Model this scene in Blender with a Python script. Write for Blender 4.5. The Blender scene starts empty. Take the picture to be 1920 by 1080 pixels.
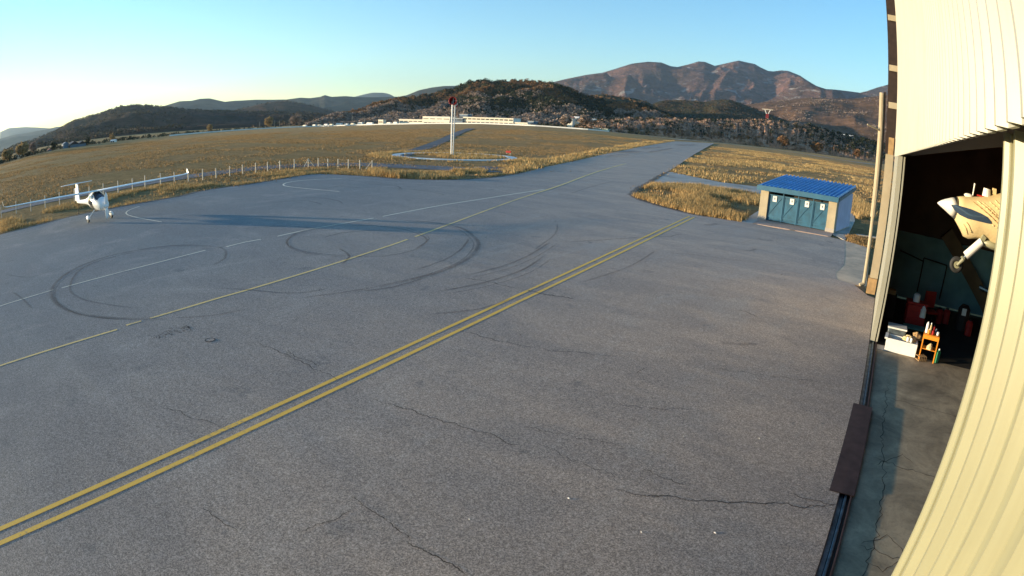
import bpy, math, random
import numpy as np
from mathutils import Vector, Matrix

random.seed(7)
RNG = np.random.default_rng(11)
C = bpy.context.scene.collection
R = math.radians

# ------------------------------------------------------------------ camera model
CAM_H = 5.5
LENS = 1106.146          # pixels (1920 wide photo), centre of the wide lens
K1, K2 = -0.12159004, 0.19299396
ROT = np.array([[0.81592491, -0.19085243, 0.54574892],
                [0.57657964, 0.19890585, -0.7924597],
                [0.0426902, 0.96125533, 0.27233387]])

def ray(px, py):
    x = (px - 960) / LENS; y = -(py - 540) / LENS
    r = math.hypot(x, y) + 1e-9
    th = r * (1 + K1 * r * r + K2 * r ** 4)
    s = math.sin(th) / r
    return ROT @ np.array([x * s, y * s, -math.cos(th)])

def azel(px, py):
    d = ray(px, py)
    return math.degrees(math.atan2(d[0], d[1])), math.degrees(math.asin(d[2]))

# ------------------------------------------------------------------ noise
def _hash(ix, iy, seed):
    h = (ix.astype(np.int64) * 374761393 + iy.astype(np.int64) * 668265263 + seed * 1442695041) & 0xFFFFFFFF
    h = ((h ^ (h >> 13)) * 1274126177) & 0xFFFFFFFF
    h = h ^ (h >> 16)
    return (h & 0xFFFF) / 65535.0

def vnoise(x, y, seed=0):
    x = np.asarray(x, float); y = np.asarray(y, float)
    ix = np.floor(x); iy = np.floor(y)
    fx = x - ix; fy = y - iy
    fx = fx * fx * (3 - 2 * fx); fy = fy * fy * (3 - 2 * fy)
    a = _hash(ix, iy, seed); b = _hash(ix + 1, iy, seed)
    c = _hash(ix, iy + 1, seed); d = _hash(ix + 1, iy + 1, seed)
    return (a * (1 - fx) + b * fx) * (1 - fy) + (c * (1 - fx) + d * fx) * fy

def fbm(x, y, oct=5, seed=0):
    s = 0; a = 0.5
    for i in range(oct):
        s = s + a * (vnoise(x, y, seed + i) * 2 - 1); x = x * 2.03 + 7.1; y = y * 2.03 + 3.7; a *= 0.5
    return s

def ridged(x, y, oct=5, seed=0):
    s = 0; a = 0.5
    for i in range(oct):
        n = 1 - np.abs(vnoise(x, y, seed + i) * 2 - 1); s = s + a * n * n
        x = x * 2.1 + 5.1; y = y * 2.1 + 9.7; a *= 0.5
    return s

def sstep(t):
    t = np.clip(t, 0, 1); return t * t * (3 - 2 * t)

# ------------------------------------------------------------------ the field's surface
EDGE = [(-180, 330, -0.9), (-100, 330, -0.9), (-85.7, 330, -1.13), (-81.8, 350, -0.96), (-78.8, 380, -0.885), (-73.7, 430, -0.957), (-68.4, 520, -0.941),
        (-63.3, 620, -0.845), (-58.3, 700, -0.704), (-53.4, 710, -0.597), (-48.4, 640, -0.445), (-43.3, 590, -0.264),
        (-38.3, 550, -0.115), (-33.2, 515, -0.107), (-28.1, 500, -0.19), (-23.1, 520, -0.309), (-18, 570, -0.404),
        (-16, 590, -0.419), (-13, 610, -0.414), (-8, 630, -0.419), (-3, 650, -0.393), (0, 660, -0.406), (90, 660, -0.4), (180, 330, -0.9)]
_ea = np.array([e[0] for e in EDGE]); _eD = np.array([e[1] for e in EDGE], float); _ee = np.radians([e[2] for e in EDGE])

def edge_D(az): return np.interp(az, _ea, _eD)
def edge_z(az): return CAM_H + edge_D(az) * np.tan(np.interp(az, _ea, _ee))

def zfield(x, y):
    x = np.asarray(x, float); y = np.asarray(y, float)
    r = np.hypot(x, y); az = np.degrees(np.arctan2(x, y))
    D = edge_D(az); ze = edge_z(az)
    z = ze * sstep((r - 110) / np.maximum(D - 110, 1))
    z = np.where(r > D, ze - 0.0 * r, z)
    return z

def at(px, py, dz=0.0):
    """point where the sight line through a pixel meets the field"""
    d = ray(px, py)
    az = math.degrees(math.atan2(d[0], d[1])); D = float(edge_D(az)); hd = math.hypot(d[0], d[1])
    tmax = (D - 1) / hd
    lo, hi = 0.0, tmax
    f = lambda t: CAM_H + d[2] * t - float(zfield(d[0] * t, d[1] * t)) - dz
    if f(hi) > 0: t = hi
    else:
        for _ in range(50):
            m = (lo + hi) / 2
            if f(m) > 0: lo = m
            else: hi = m
        t = lo
    return np.array([d[0] * t, d[1] * t])

def polar(az, r, z=0.0):
    a = math.radians(az); return Vector((r * math.sin(a), r * math.cos(a), z))

# ------------------------------------------------------------------ materials
def nodes(name):
    m = bpy.data.materials.new(name); m.use_nodes = True
    nt = m.node_tree; b = nt.nodes['Principled BSDF']
    return m, nt, b

def rgba(c): return (c[0], c[1], c[2], 1.0)

class NT:
    def __init__(s, nt): s.nt = nt; s.L = nt.links
    def n(s, t, **k):
        o = s.nt.nodes.new(t)
        for a, v in k.items(): setattr(o, a, v)
        return o
    def pos(s, scale=(1, 1, 1), obj=True):
        tc = s.n('ShaderNodeTexCoord'); mp = s.n('ShaderNodeMapping'); mp.inputs['Scale'].default_value = scale
        s.L.new(tc.outputs['Object'], mp.inputs['Vector']); return mp.outputs['Vector']
    def noise(s, vec, scale, detail=4, rough=0.55, dist=0.0):
        o = s.n('ShaderNodeTexNoise'); o.inputs['Scale'].default_value = scale; o.inputs['Detail'].default_value = detail
        o.inputs['Roughness'].default_value = rough; o.inputs['Distortion'].default_value = dist
        s.L.new(vec, o.inputs['Vector']); return o.outputs['Fac']
    def ramp(s, fac, stops):
        o = s.n('ShaderNodeValToRGB'); e = o.color_ramp.elements
        while len(e) < len(stops): e.new(0.5)
        for k, (p, c) in enumerate(stops):
            e[k].position = p; e[k].color = rgba(c) if len(c) == 3 else c
        s.L.new(fac, o.inputs['Fac']); return o.outputs['Color']
    def mr(s, v, a, b, c=0.0, d=1.0):
        o = s.n('ShaderNodeMapRange'); o.inputs['From Min'].default_value = a; o.inputs['From Max'].default_value = b
        o.inputs['To Min'].default_value = c; o.inputs['To Max'].default_value = d
        s.L.new(v, o.inputs['Value']); return o.outputs['Result']
    def mix(s, fac, a, b, mode='MIX'):
        o = s.n('ShaderNodeMix'); o.data_type = 'RGBA'; o.blend_type = mode
        for sock, v in ((o.inputs[0], fac), (o.inputs[6], a), (o.inputs[7], b)):
            if isinstance(v, (int, float)): sock.default_value = v
            elif isinstance(v, tuple): sock.default_value = rgba(v)
            else: s.L.new(v, sock)
        return o.outputs[2]
    def math(s, op, a, b=0.0):
        o = s.n('ShaderNodeMath'); o.operation = op
        for sock, v in ((o.inputs[0], a), (o.inputs[1], b)):
            if isinstance(v, (int, float)): sock.default_value = v
            else: s.L.new(v, sock)
        return o.outputs[0]
    def bump(s, h, strength, dist, b):
        o = s.n('ShaderNodeBump'); o.inputs['Strength'].default_value = strength; o.inputs['Distance'].default_value = dist
        s.L.new(h, o.inputs['Height']); s.L.new(o.outputs['Normal'], b.inputs['Normal'])

def simple(name, col, rough=0.7, var=0.25, scale=3.0, metal=0.0, bump=0.0, spec=0.4):
    m, nt, b = nodes(name); k = NT(nt)
    v = k.pos(); f = k.noise(v, scale, 5)
    d = tuple(c * (1 - var) for c in col); l = tuple(min(1, c * (1 + var)) for c in col)
    k.L.new(k.ramp(f, [(0.3, d), (0.7, l)]), b.inputs['Base Color'])
    b.inputs['Roughness'].default_value = rough; b.inputs['Metallic'].default_value = metal
    b.inputs['Specular IOR Level'].default_value = spec
    if bump: k.bump(k.noise(v, scale * 6, 4), bump, 0.02, b)
    return m

def mat_asphalt():
    m, nt, b = nodes('asphalt'); k = NT(nt); v = k.pos()
    va = k.pos((0.35, 1.0, 1.0)); vb = k.pos((1.0, 0.25, 1.0))
    big = k.noise(v, 0.05, 4, 0.6, 0.5); mid = k.noise(va, 0.5, 6, 0.68, 0.7); mid2 = k.noise(vb, 0.7, 5, 0.7, 0.4)
    c = k.ramp(big, [(0.32, (0.25, 0.22, 0.205)), (0.5, (0.295, 0.25, 0.22)), (0.68, (0.335, 0.275, 0.23))])
    # vignette and sky glare painted in: warmer by the hangar, darker, bluer near left
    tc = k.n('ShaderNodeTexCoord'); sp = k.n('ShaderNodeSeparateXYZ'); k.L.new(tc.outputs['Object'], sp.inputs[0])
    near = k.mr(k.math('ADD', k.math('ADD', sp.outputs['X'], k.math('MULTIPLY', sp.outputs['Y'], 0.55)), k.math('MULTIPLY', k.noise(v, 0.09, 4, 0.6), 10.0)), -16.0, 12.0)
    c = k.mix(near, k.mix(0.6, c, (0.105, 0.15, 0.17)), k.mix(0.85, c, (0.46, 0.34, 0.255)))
    c = k.mix(k.mr(mid, 0.38, 0.60, 0.0, 0.40), c, (0.17, 0.16, 0.16))
    c = k.mix(k.mr(mid2, 0.55, 0.72, 0.0, 0.35), c, (0.38, 0.34, 0.30))
    c = k.mix(k.mr(k.noise(v, 0.16, 5, 0.65, 1.2), 0.54, 0.70, 0, 0.40), c, (0.36, 0.32, 0.285))
    c = k.mix(k.mr(k.noise(v, 0.8, 3, 0.5, 0.3), 0.66, 0.74, 0, 0.45), c, (0.11, 0.11, 0.115))
    c = k.mix(k.mr(k.noise(v, 2.6, 2, 0.5), 0.72, 0.78, 0, 0.5), c, (0.10, 0.10, 0.10))
    # exposed aggregate: every stone has its own grey
    def stones(scale):
        o = k.n('ShaderNodeTexVoronoi'); o.inputs['Scale'].default_value = scale; k.L.new(v, o.inputs['Vector'])
        q = k.n('ShaderNodeSeparateColor'); k.L.new(o.outputs['Color'], q.inputs[0]); return q.outputs[0], o.outputs['Distance']
    s1, d1 = stones(60.0); s2, d2 = stones(34.0)
    g = k.math('ADD', k.math('MULTIPLY', k.math('POWER', s1, 1.4), 0.95), k.math('MULTIPLY', k.math('POWER', s2, 2.4), 0.5))
    mul = k.mr(g, 0.0, 1.4, 0.56, 1.8)
    cc = k.n('ShaderNodeCombineColor')
    for i in range(3): k.L.new(mul, cc.inputs[i])
    c = k.mix(1.0, c, cc.outputs[0], 'MULTIPLY')
    k.L.new(c, b.inputs['Base Color'])
    b.inputs['Roughness'].default_value = 0.88; b.inputs['Specular IOR Level'].default_value = 0.25
    k.bump(s2, 0.12, 0.002, b)
    return m

def mat_worn_paint(name, col, worn=0.45, under=(0.22, 0.21, 0.20)):
    m, nt, b = nodes(name); k = NT(nt); v = k.pos()
    n = k.noise(v, 9.0, 6, 0.75); n2 = k.noise(v, 0.5, 3, 0.5)
    f = k.mr(k.math('ADD', k.math('MULTIPLY', n, 0.7), k.math('MULTIPLY', n2, 0.5)), worn, worn + 0.14)
    c = k.mix(f, under, k.mix(k.noise(v, 30, 3), tuple(x * 0.7 for x in col), col))
    k.L.new(c, b.inputs['Base Color']); b.inputs['Roughness'].default_value = 0.8
    b.inputs['Specular IOR Level'].default_value = 0.3
    return m

def mat_mark(name, col, opac=0.5, scale=1.5):
    m, nt, b = nodes(name); k = NT(nt); v = k.pos()
    b.inputs['Base Color'].default_value = rgba(col); b.inputs['Roughness'].default_value = 0.8
    n = k.noise(v, scale, 5, 0.7)
    tr = k.n('ShaderNodeBsdfTransparent'); mx = k.n('ShaderNodeMixShader')
    uv = k.n('ShaderNodeUVMap'); sp = k.n('ShaderNodeSeparateXYZ'); k.L.new(uv.outputs[0], sp.inputs[0])
    edge = k.math('SUBTRACT', 1.0, k.math('POWER', k.math('ABSOLUTE', k.math('SUBTRACT', k.math('MULTIPLY', sp.outputs['X'], 2.0), 1.0)), 2.0))
    ends = k.mr(k.math('MULTIPLY', sp.outputs['Y'], k.math('SUBTRACT', 1.0, sp.outputs['Y'])), 0.0, 0.10)
    f = k.math('MULTIPLY', k.math('MULTIPLY', k.mr(n, 0.3, 0.62, opac * 0.35, opac), edge), ends)
    k.L.new(f, mx.inputs[0]); k.L.new(tr.outputs[0], mx.inputs[1]); k.L.new(b.outputs[0], mx.inputs[2])
    k.L.new(mx.outputs[0], nt.nodes['Material Output'].inputs['Surface'])
    return m

def mat_field():
    m, nt, b = nodes('dry_grass_field'); k = NT(nt); v = k.pos()
    vs = k.pos((1.0, 2.6, 1.0))
    a = k.noise(v, 0.012, 5, 0.6, 0.5); c1 = k.noise(vs, 0.11, 6, 0.75, 0.8); c2 = k.noise(v, 1.1, 5, 0.8)
    c3 = k.noise(v, 6.0, 4, 0.8)
    col = k.ramp(a, [(0.3, (0.46, 0.29, 0.13)), (0.5, (0.50, 0.31, 0.14)), (0.7, (0.42, 0.30, 0.13))])
    col = k.mix(k.mr(c1, 0.42, 0.62, 0, 0.55), col, (0.22, 0.165, 0.075))
    col = k.mix(k.mr(c2, 0.46, 0.62, 0, 0.5), col, (0.15, 0.105, 0.05))
    col = k.mix(k.mr(c3, 0.52, 0.68, 0, 0.55), col, (0.36, 0.25, 0.11))
    k.L.new(col, b.inputs['Base Color']); b.inputs['Roughness'].default_value = 1.0
    b.inputs['Specular IOR Level'].default_value = 0.05
    h = k.math('ADD', k.math('MULTIPLY', c2, 0.6), k.math('MULTIPLY', c3, 0.25))
    k.bump(h, 1.0, 1.4, b)
    return m

def mat_grass(name, stops, trans=0.25):
    """blades: each blade has its own tone stored in the mesh attribute 'tone'"""
    m, nt, b = nodes(name); k = NT(nt)
    at_ = k.n('ShaderNodeAttribute'); at_.attribute_name = 'tone'
    c = k.ramp(at_.outputs['Fac'], stops)
    k.L.new(c, b.inputs['Base Color']); b.inputs['Roughness'].default_value = 0.9
    b.inputs['Specular IOR Level'].default_value = 0.1
    if trans:
        t = k.n('ShaderNodeBsdfTranslucent'); k.L.new(c, t.inputs[0]); mx = k.n('ShaderNodeMixShader'); mx.inputs[0].default_value = trans
        k.L.new(b.outputs[0], mx.inputs[1]); k.L.new(t.outputs[0], mx.inputs[2])
        k.L.new(mx.outputs[0], nt.nodes['Material Output'].inputs['Surface'])
    return m

def mat_hill(name, cols, s1, s2, rock=None, rockth=0.6, bump=0.6, bdist=10.0):
    m, nt, b = nodes(name); k = NT(nt); v = k.pos()
    vz = k.pos((1, 1, 2.5))
    n1 = k.noise(v, s1, 6, 0.62, 0.4); n2 = k.noise(vz, s2, 6, 0.72, 0.3)
    c = k.ramp(n1, [(0.32, cols[0]), (0.5, cols[1]), (0.66, cols[2])])
    c = k.mix(k.mr(n2, 0.4, 0.62, 0, 0.7), c, tuple(x * 0.45 for x in cols[0]))
    if rock:
        n3 = k.noise(vz, s2 * 0.6, 8, 0.7, 0.8)
        c = k.mix(k.mr(n3, rockth, rockth + 0.07, 0, 0.85), c, rock)
    k.L.new(c, b.inputs['Base Color']); b.inputs['Roughness'].default_value = 1.0; b.inputs['Specular IOR Level'].default_value = 0.03
    k.bump(k.math('ADD', n2, k.math('MULTIPLY', n1, 0.5)), bump, bdist, b)
    return m

def mat_brick():
    m, nt, b = nodes('paver_brick'); k = NT(nt); v = k.pos()
    o = k.n('ShaderNodeTexBrick'); o.inputs['Scale'].default_value = 4.0; k.L.new(v, o.inputs['Vector'])
    o.inputs['Color1'].default_value = (0.42, 0.28, 0.22, 1); o.inputs['Color2'].default_value = (0.50, 0.37, 0.30, 1); o.inputs['Mortar'].default_value = (0.08, 0.07, 0.06, 1)
    c = k.mix(k.mr(k.noise(v, 2.0, 4), 0.4, 0.7, 0, 0.5), o.outputs['Color'], (0.26, 0.21, 0.19))
    k.L.new(c, b.inputs['Base Color']); b.inputs['Roughness'].default_value = 0.9
    return m

def mat_concrete(name, col, dark, scale=0.8):
    m, nt, b = nodes(name); k = NT(nt); v = k.pos()
    n = k.noise(v, scale, 6, 0.7, 0.6); f = k.noise(v, 14, 4, 0.8); s = k.noise(v, scale * 0.4, 4, 0.6, 1.0)
    c = k.mix(k.mr(n, 0.38, 0.64), col, dark)
    c = k.mix(k.mr(s, 0.52, 0.66, 0, 0.55), c, tuple(x * 0.5 for x in dark))
    c = k.mix(k.mr(f, 0.5, 0.7, 0, 0.35), c, tuple(x * 0.6 for x in dark))
    k.L.new(c, b.inputs['Base Color']); b.inputs['Roughness'].default_value = 0.85; b.inputs['Specular IOR Level'].default_value = 0.3
    k.bump(f, 0.2, 0.01, b)
    return m

def mat_cladding(name, col, amt=0.35):
    m, nt, b = nodes(name); k = NT(nt); v = k.pos(); vz = k.pos((1, 3.0, 0.12)); vy = k.pos((0.2, 1.6, 0.04))
    c = k.ramp(k.noise(v, 1.2, 5), [(0.3, tuple(q * 0.93 for q in col)), (0.7, tuple(min(1, q * 1.05) for q in col))])
    c = k.mix(k.mr(k.noise(vz, 3.0, 5, 0.7), 0.50, 0.72, 0, amt), c, tuple(q * w_ for q, w_ in zip(col, (0.72, 0.68, 0.60))))
    c = k.mix(k.mr(k.noise(vy, 1.4, 3, 0.5), 0.48, 0.60, 0, 0.22), c, tuple(q * w_ for q, w_ in zip(col, (0.84, 0.84, 0.86))))
    c = k.mix(k.mr(k.noise(v, 7.0, 4, 0.8), 0.70, 0.76, 0, 0.5), c, (0.22, 0.15, 0.09))
    k.L.new(c, b.inputs['Base Color']); b.inputs['Roughness'].default_value = 0.42; b.inputs['Specular IOR Level'].default_value = 0.4
    return m

def mat_glass_dark(name, col=(0.02, 0.03, 0.05)):
    m, nt, b = nodes(name); b.inputs['Base Color'].default_value = rgba(col); b.inputs['Roughness'].default_value = 0.12
    return m

MAT = {}
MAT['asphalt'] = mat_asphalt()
MAT['yellow'] = mat_worn_paint('yellow_line_paint', (0.95, 0.58, 0.11), 0.42)
MAT['yellow_thin'] = mat_worn_paint('yellow_guide_paint', (0.95, 0.66, 0.25), 0.45)
MAT['white_line'] = mat_worn_paint('white_line_paint', (0.92, 0.80, 0.60), 0.40)
MAT['white_faint'] = mat_worn_paint('faint_white_paint', (0.42, 0.40, 0.37), 0.5)
MAT['tyre'] = mat_mark('tyre_rubber', (0.05, 0.05, 0.055), 0.43, 0.5)
MAT['tyre_faint'] = mat_mark('faint_tyre_rubber', (0.07, 0.07, 0.075), 0.35, 0.8)
MAT['crack'] = mat_mark('crack_tar', (0.015, 0.014, 0.014), 1.0, 2.5)
MAT['stain'] = mat_mark('old_stain', (0.05, 0.05, 0.055), 0.55, 1.2)
MAT['field'] = mat_field()
MAT['gravel'] = mat_concrete('gravel_surface', (0.17, 0.16, 0.165), (0.09, 0.085, 0.09), 0.5)
MAT['dirt_path'] = mat_concrete('old_asphalt_path', (0.10, 0.105, 0.12), (0.06, 0.062, 0.07), 0.3)
MAT['concrete'] = mat_concrete('pale_concrete', (0.46, 0.41, 0.35), (0.33, 0.29, 0.25), 0.4)
MAT['tan_concrete'] = mat_concrete('tan_cracked_concrete', (0.72, 0.50, 0.32), (0.48, 0.34, 0.23), 0.7)
MAT['edge_dirt'] = mat_mark('edge_soil', (0.10, 0.075, 0.05), 0.9, 2.2)
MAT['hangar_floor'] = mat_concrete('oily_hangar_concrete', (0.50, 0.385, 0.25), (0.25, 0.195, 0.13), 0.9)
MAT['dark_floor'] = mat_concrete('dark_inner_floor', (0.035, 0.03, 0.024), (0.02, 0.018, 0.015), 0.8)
MAT['brick'] = mat_brick()
MAT['cream'] = mat_cladding('cream_sheet_paint', (0.27, 0.262, 0.165))
MAT['cream_top'] = mat_cladding('pale_cream_cladding', (0.335, 0.325, 0.262))
MAT['shade_blue'] = simple('shade_blue_render', (0.42, 0.42, 0.56), 0.8, 0.1, 1.5)  # bluish shade of the shed's right wall, put into the colour
MAT['cream2'] = simple('cream_wall_render', (0.37, 0.31, 0.21), 0.8, 0.12, 1.5)
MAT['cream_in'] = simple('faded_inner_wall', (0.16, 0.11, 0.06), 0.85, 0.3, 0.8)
MAT['teal_wall'] = simple('teal_wall_paint', (0.20, 0.36, 0.37), 0.7, 0.3, 0.8)
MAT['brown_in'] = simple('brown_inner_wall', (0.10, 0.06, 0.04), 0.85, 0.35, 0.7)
MAT['dark_steel'] = simple('dark_steel', (0.035, 0.022, 0.018), 0.6, 0.3, 4, 0.3)
MAT['grey_steel'] = simple('worn_rail_steel', (0.16, 0.19, 0.21), 0.42, 0.45, 5, 0.7)
MAT['rust_plate'] = simple('rusty_steel_plate', (0.075, 0.045, 0.042), 0.75, 0.3, 3, 0.3)
MAT['white'] = simple('white_gloss', (0.80, 0.80, 0.78), 0.35, 0.04, 2)
MAT['white_m'] = simple('white_matt', (0.72, 0.70, 0.66), 0.8, 0.08, 2)
MAT['fence'] = simple('fence_concrete', (0.50, 0.45, 0.37), 0.9, 0.2, 3)
MAT['wire'] = simple('fence_wire', (0.14, 0.13, 0.12), 0.6, 0.2, 3, 0.5)
MAT['blue_roof'] = simple('blue_roof_sheet', (0.03, 0.19, 0.46), 0.45, 0.2, 1.0)
MAT['blue_trim'] = simple('teal_blue_trim', (0.02, 0.10, 0.17), 0.5, 0.12, 2)
MAT['teal_door'] = simple('teal_door_paint', (0.014, 0.085, 0.145), 0.5, 0.3, 2.5)
MAT['black'] = simple('black_rubber', (0.02, 0.02, 0.02), 0.7, 0.2, 6)
MAT['glass'] = mat_glass_dark('dark_window_glass')
MAT['blue_panel'] = mat_glass_dark('blue_grey_window', (0.03, 0.05, 0.085))
MAT['red'] = simple('red_fabric', (0.30, 0.012, 0.01), 0.8, 0.15, 4)
MAT['red_paint'] = simple('red_paint', (0.40, 0.02, 0.015), 0.5, 0.15, 4)
MAT['orange'] = simple('orange_paint', (0.72, 0.25, 0.02), 0.5, 0.1, 4)
MAT['green'] = simple('green_plastic', (0.02, 0.20, 0.09), 0.4, 0.1, 4)
MAT['canvas'] = simple('cream_canvas', (0.60, 0.47, 0.25), 0.8, 0.10, 3, bump=0.3)
MAT['tan_wood'] = simple('tan_wood', (0.35, 0.22, 0.10), 0.8, 0.25, 5)
MAT['facade'] = simple('cream_facade', (0.66, 0.60, 0.48), 0.8, 0.1, 0.3)
MAT['roof_tile'] = simple('red_roof_tiles', (0.30, 0.12, 0.08), 0.8, 0.2, 2)
MAT['grey_wall'] = simple('grey_blue_wall', (0.10, 0.14, 0.19), 0.8, 0.2, 0.3)
MAT['green_wall'] = simple('green_shed_wall', (0.10, 0.22, 0.18), 0.8, 0.2, 0.3)
MAT['bark'] = simple('bark', (0.12, 0.085, 0.06), 0.9, 0.3, 3)

# ------------------------------------------------------------------ mesh helpers
def tag(o, label=None, cat=None, group=None, kind=None):
    if label: o['label'] = label
    if cat: o['category'] = cat
    if group: o['group'] = group
    if kind: o['kind'] = kind
    return o

def empty(name, loc=(0, 0, 0), rz=0.0, label=None, cat=None, group=None):
    o = bpy.data.objects.new(name, None); C.objects.link(o); o.location = loc; o.rotation_euler = (0, 0, rz)
    o.empty_display_size = 0.3
    return tag(o, label, cat, group)

class MB:
    def __init__(s): s.v = []; s.f = []; s.uv = {}
    def add(s, vs, fs):
        b = len(s.v); s.v += [tuple(map(float, p)) for p in vs]; s.f += [tuple(b + i for i in f) for f in fs]; return s
    def box(s, c, d, rz=0.0, m=None):
        x, y, z = d[0] / 2, d[1] / 2, d[2] / 2
        vs = [Vector((i * x, j * y, k * z)) for k in (-1, 1) for j in (-1, 1) for i in (-1, 1)]
        M3 = m or Matrix.Rotation(rz, 3, 'Z')
        vs = [M3 @ p + Vector(c) for p in vs]
        return s.add(vs, [(0, 2, 3, 1), (4, 5, 7, 6), (0, 1, 5, 4), (2, 6, 7, 3), (0, 4, 6, 2), (1, 3, 7, 5)])
    def tube(s, p0, p1, r0, r1=None, n=8, cap=True):
        r1 = r0 if r1 is None else r1
        p0 = Vector(p0); p1 = Vector(p1); d = (p1 - p0)
        if d.length < 1e-9: return s
        d.normalize(); a = d.orthogonal().normalized(); b = d.cross(a)
        vs = []
        for p, r in ((p0, r0), (p1, r1)):
            for i in range(n):
                t = 2 * math.pi * i / n; vs.append(p + a * (math.cos(t) * r) + b * (math.sin(t) * r))
        fs = [(i, (i + 1) % n, n + (i + 1) % n, n + i) for i in range(n)]
        if cap: fs += [tuple(range(n - 1, -1, -1)), tuple(range(n, 2 * n))]
        return s.add(vs, fs)
    def path(s, pts, r, n=6):
        for a, b in zip(pts[:-1], pts[1:]): s.tube(a, b, r, r, n)
        return s
    def prism(s, poly, z0, z1):
        n = len(poly); vs = [(p[0], p[1], z0) for p in poly] + [(p[0], p[1], z1) for p in poly]
        fs = [(i, (i + 1) % n, n + (i + 1) % n, n + i) for i in range(n)] + [tuple(range(n - 1, -1, -1)), tuple(range(n, 2 * n))]
        return s.add(vs, fs)
    def ell(s, c, d, nu=12, nv=8, m=None):
        vs = []; fs = []
        for j in range(nv + 1):
            ph = math.pi * j / nv
            for i in range(nu):
                t = 2 * math.pi * i / nu
                p = Vector((math.sin(ph) * math.cos(t) * d[0], math.sin(ph) * math.sin(t) * d[1], math.cos(ph) * d[2]))
                if m: p = m @ p
                vs.append(p + Vector(c))
        for j in range(nv):
            for i in range(nu):
                fs.append((j * nu + i, (j + 1) * nu + i, (j + 1) * nu + (i + 1) % nu, j * nu + (i + 1) % nu))
        return s.add(vs, fs)
    def loft(s, rings, cap=True):
        n = len(rings[0]); vs = [p for r in rings for p in r]; fs = []
        for j in range(len(rings) - 1):
            for i in range(n): fs.append((j * n + i, j * n + (i + 1) % n, (j + 1) * n + (i + 1) % n, (j + 1) * n + i))
        if cap: fs += [tuple(range(n - 1, -1, -1)), tuple(range((len(rings) - 1) * n, len(rings) * n))]
        return s.add(vs, fs)
    def build(s, name, mat, parent=None, smooth=False, bevel=0.0):
        me = bpy.data.meshes.new(name); me.from_pydata(s.v, [], s.f); me.materials.append(mat); me.update()
        if smooth: me.shade_smooth()
        o = bpy.data.objects.new(name, me); C.objects.link(o)
        if parent: o.parent = parent
        if bevel:
            b = o.modifiers.new('bevel', 'BEVEL'); b.width = bevel; b.segments = 2; b.limit_method = 'ANGLE'
        return o

def np_mesh(name, V, F, mat, parent=None, tone=None, smooth=False):
    me = bpy.data.meshes.new(name); V = np.asarray(V, np.float32); F = np.asarray(F, np.int32)
    me.vertices.add(len(V)); me.vertices.foreach_set('co', V.ravel())
    k = F.shape[1]
    me.loops.add(F.size); me.loops.foreach_set('vertex_index', F.ravel())
    me.polygons.add(len(F)); me.polygons.foreach_set('loop_start', np.arange(0, F.size, k, dtype=np.int32))
    me.polygons.foreach_set('loop_total', np.full(len(F), k, np.int32))
    if tone is not None:
        a = me.attributes.new('tone', 'FLOAT', 'POINT'); a.data.foreach_set('value', np.asarray(tone, np.float32))
    me.update(calc_edges=True); me.validate()
    me.polygons.foreach_set('use_smooth', np.full(len(me.polygons), smooth, bool))
    me.materials.append(mat)
    o = bpy.data.objects.new(name, me); C.objects.link(o)
    if parent: o.parent = parent
    return o

def copy_tree(o, parent=None):
    c = o.copy(); C.objects.link(c)
    if parent: c.parent = parent
    for ch in list(o.children): copy_tree(ch, c)
    return c

def smooth_path(pts, step=0.6):
    P = [np.array(p, float) for p in pts]; out = []
    for i in range(len(P) - 1):
        p0 = P[max(i - 1, 0)]; p1 = P[i]; p2 = P[i + 1]; p3 = P[min(i + 2, len(P) - 1)]
        n = max(2, int(np.linalg.norm(p2 - p1) / step))
        for k in range(n):
            t = k / n
            out.append(0.5 * ((2 * p1) + (-p0 + p2) * t + (2 * p0 - 5 * p1 + 4 * p2 - p3) * t * t + (-p0 + 3 * p1 - 3 * p2 + p3) * t ** 3))
    out.append(P[-1]); return out

def strip(name, pts, w, mat, parent, z=0.006, smooth=True, step=0.8, jitter=0.0, gaps=()):
    """flat band painted along a line on the apron; w may be a width or (start, end)"""
    P = smooth_path(pts, step) if smooth else [np.array(p, float) for p in pts]
    w0, w1 = w if isinstance(w, tuple) else (w, w)
    V = []; F = []; UV = []; n = len(P); L = 0
    for i, p in enumerate(P):
        a = P[max(i - 1, 0)]; b = P[min(i + 1, n - 1)]; d = (b - a) / (np.linalg.norm(b - a) + 1e-9); nn = np.array([-d[1], d[0]])
        ww = (w0 + (w1 - w0) * i / max(n - 1, 1)) / 2
        q = p + (nn * random.uniform(-jitter, jitter) if jitter else 0)
        for sgn in (-1, 1):
            r = q + nn * ww * sgn; V.append((r[0], r[1], z + float(zfield(r[0], r[1]))))
        UV.append(i)
    gaps = set(gaps)
    for i in range(n - 1):
        if any(g0 <= i / (n - 1) <= g1 for g0, g1 in gaps): continue
        F.append((2 * i, 2 * i + 2, 2 * i + 3, 2 * i + 1))
    me = bpy.data.meshes.new(name); me.from_pydata(V, [], F); me.materials.append(mat)
    uv = me.uv_layers.new(name='UVMap')
    for l in me.loops: uv.data[l.index].uv = (l.vertex_index % 2, (l.vertex_index // 2) / max(n - 1, 1))
    o = bpy.data.objects.new(name, me); C.objects.link(o); o.parent = parent
    return o

def A(*pp): return [at(*p) for p in pp]

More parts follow.
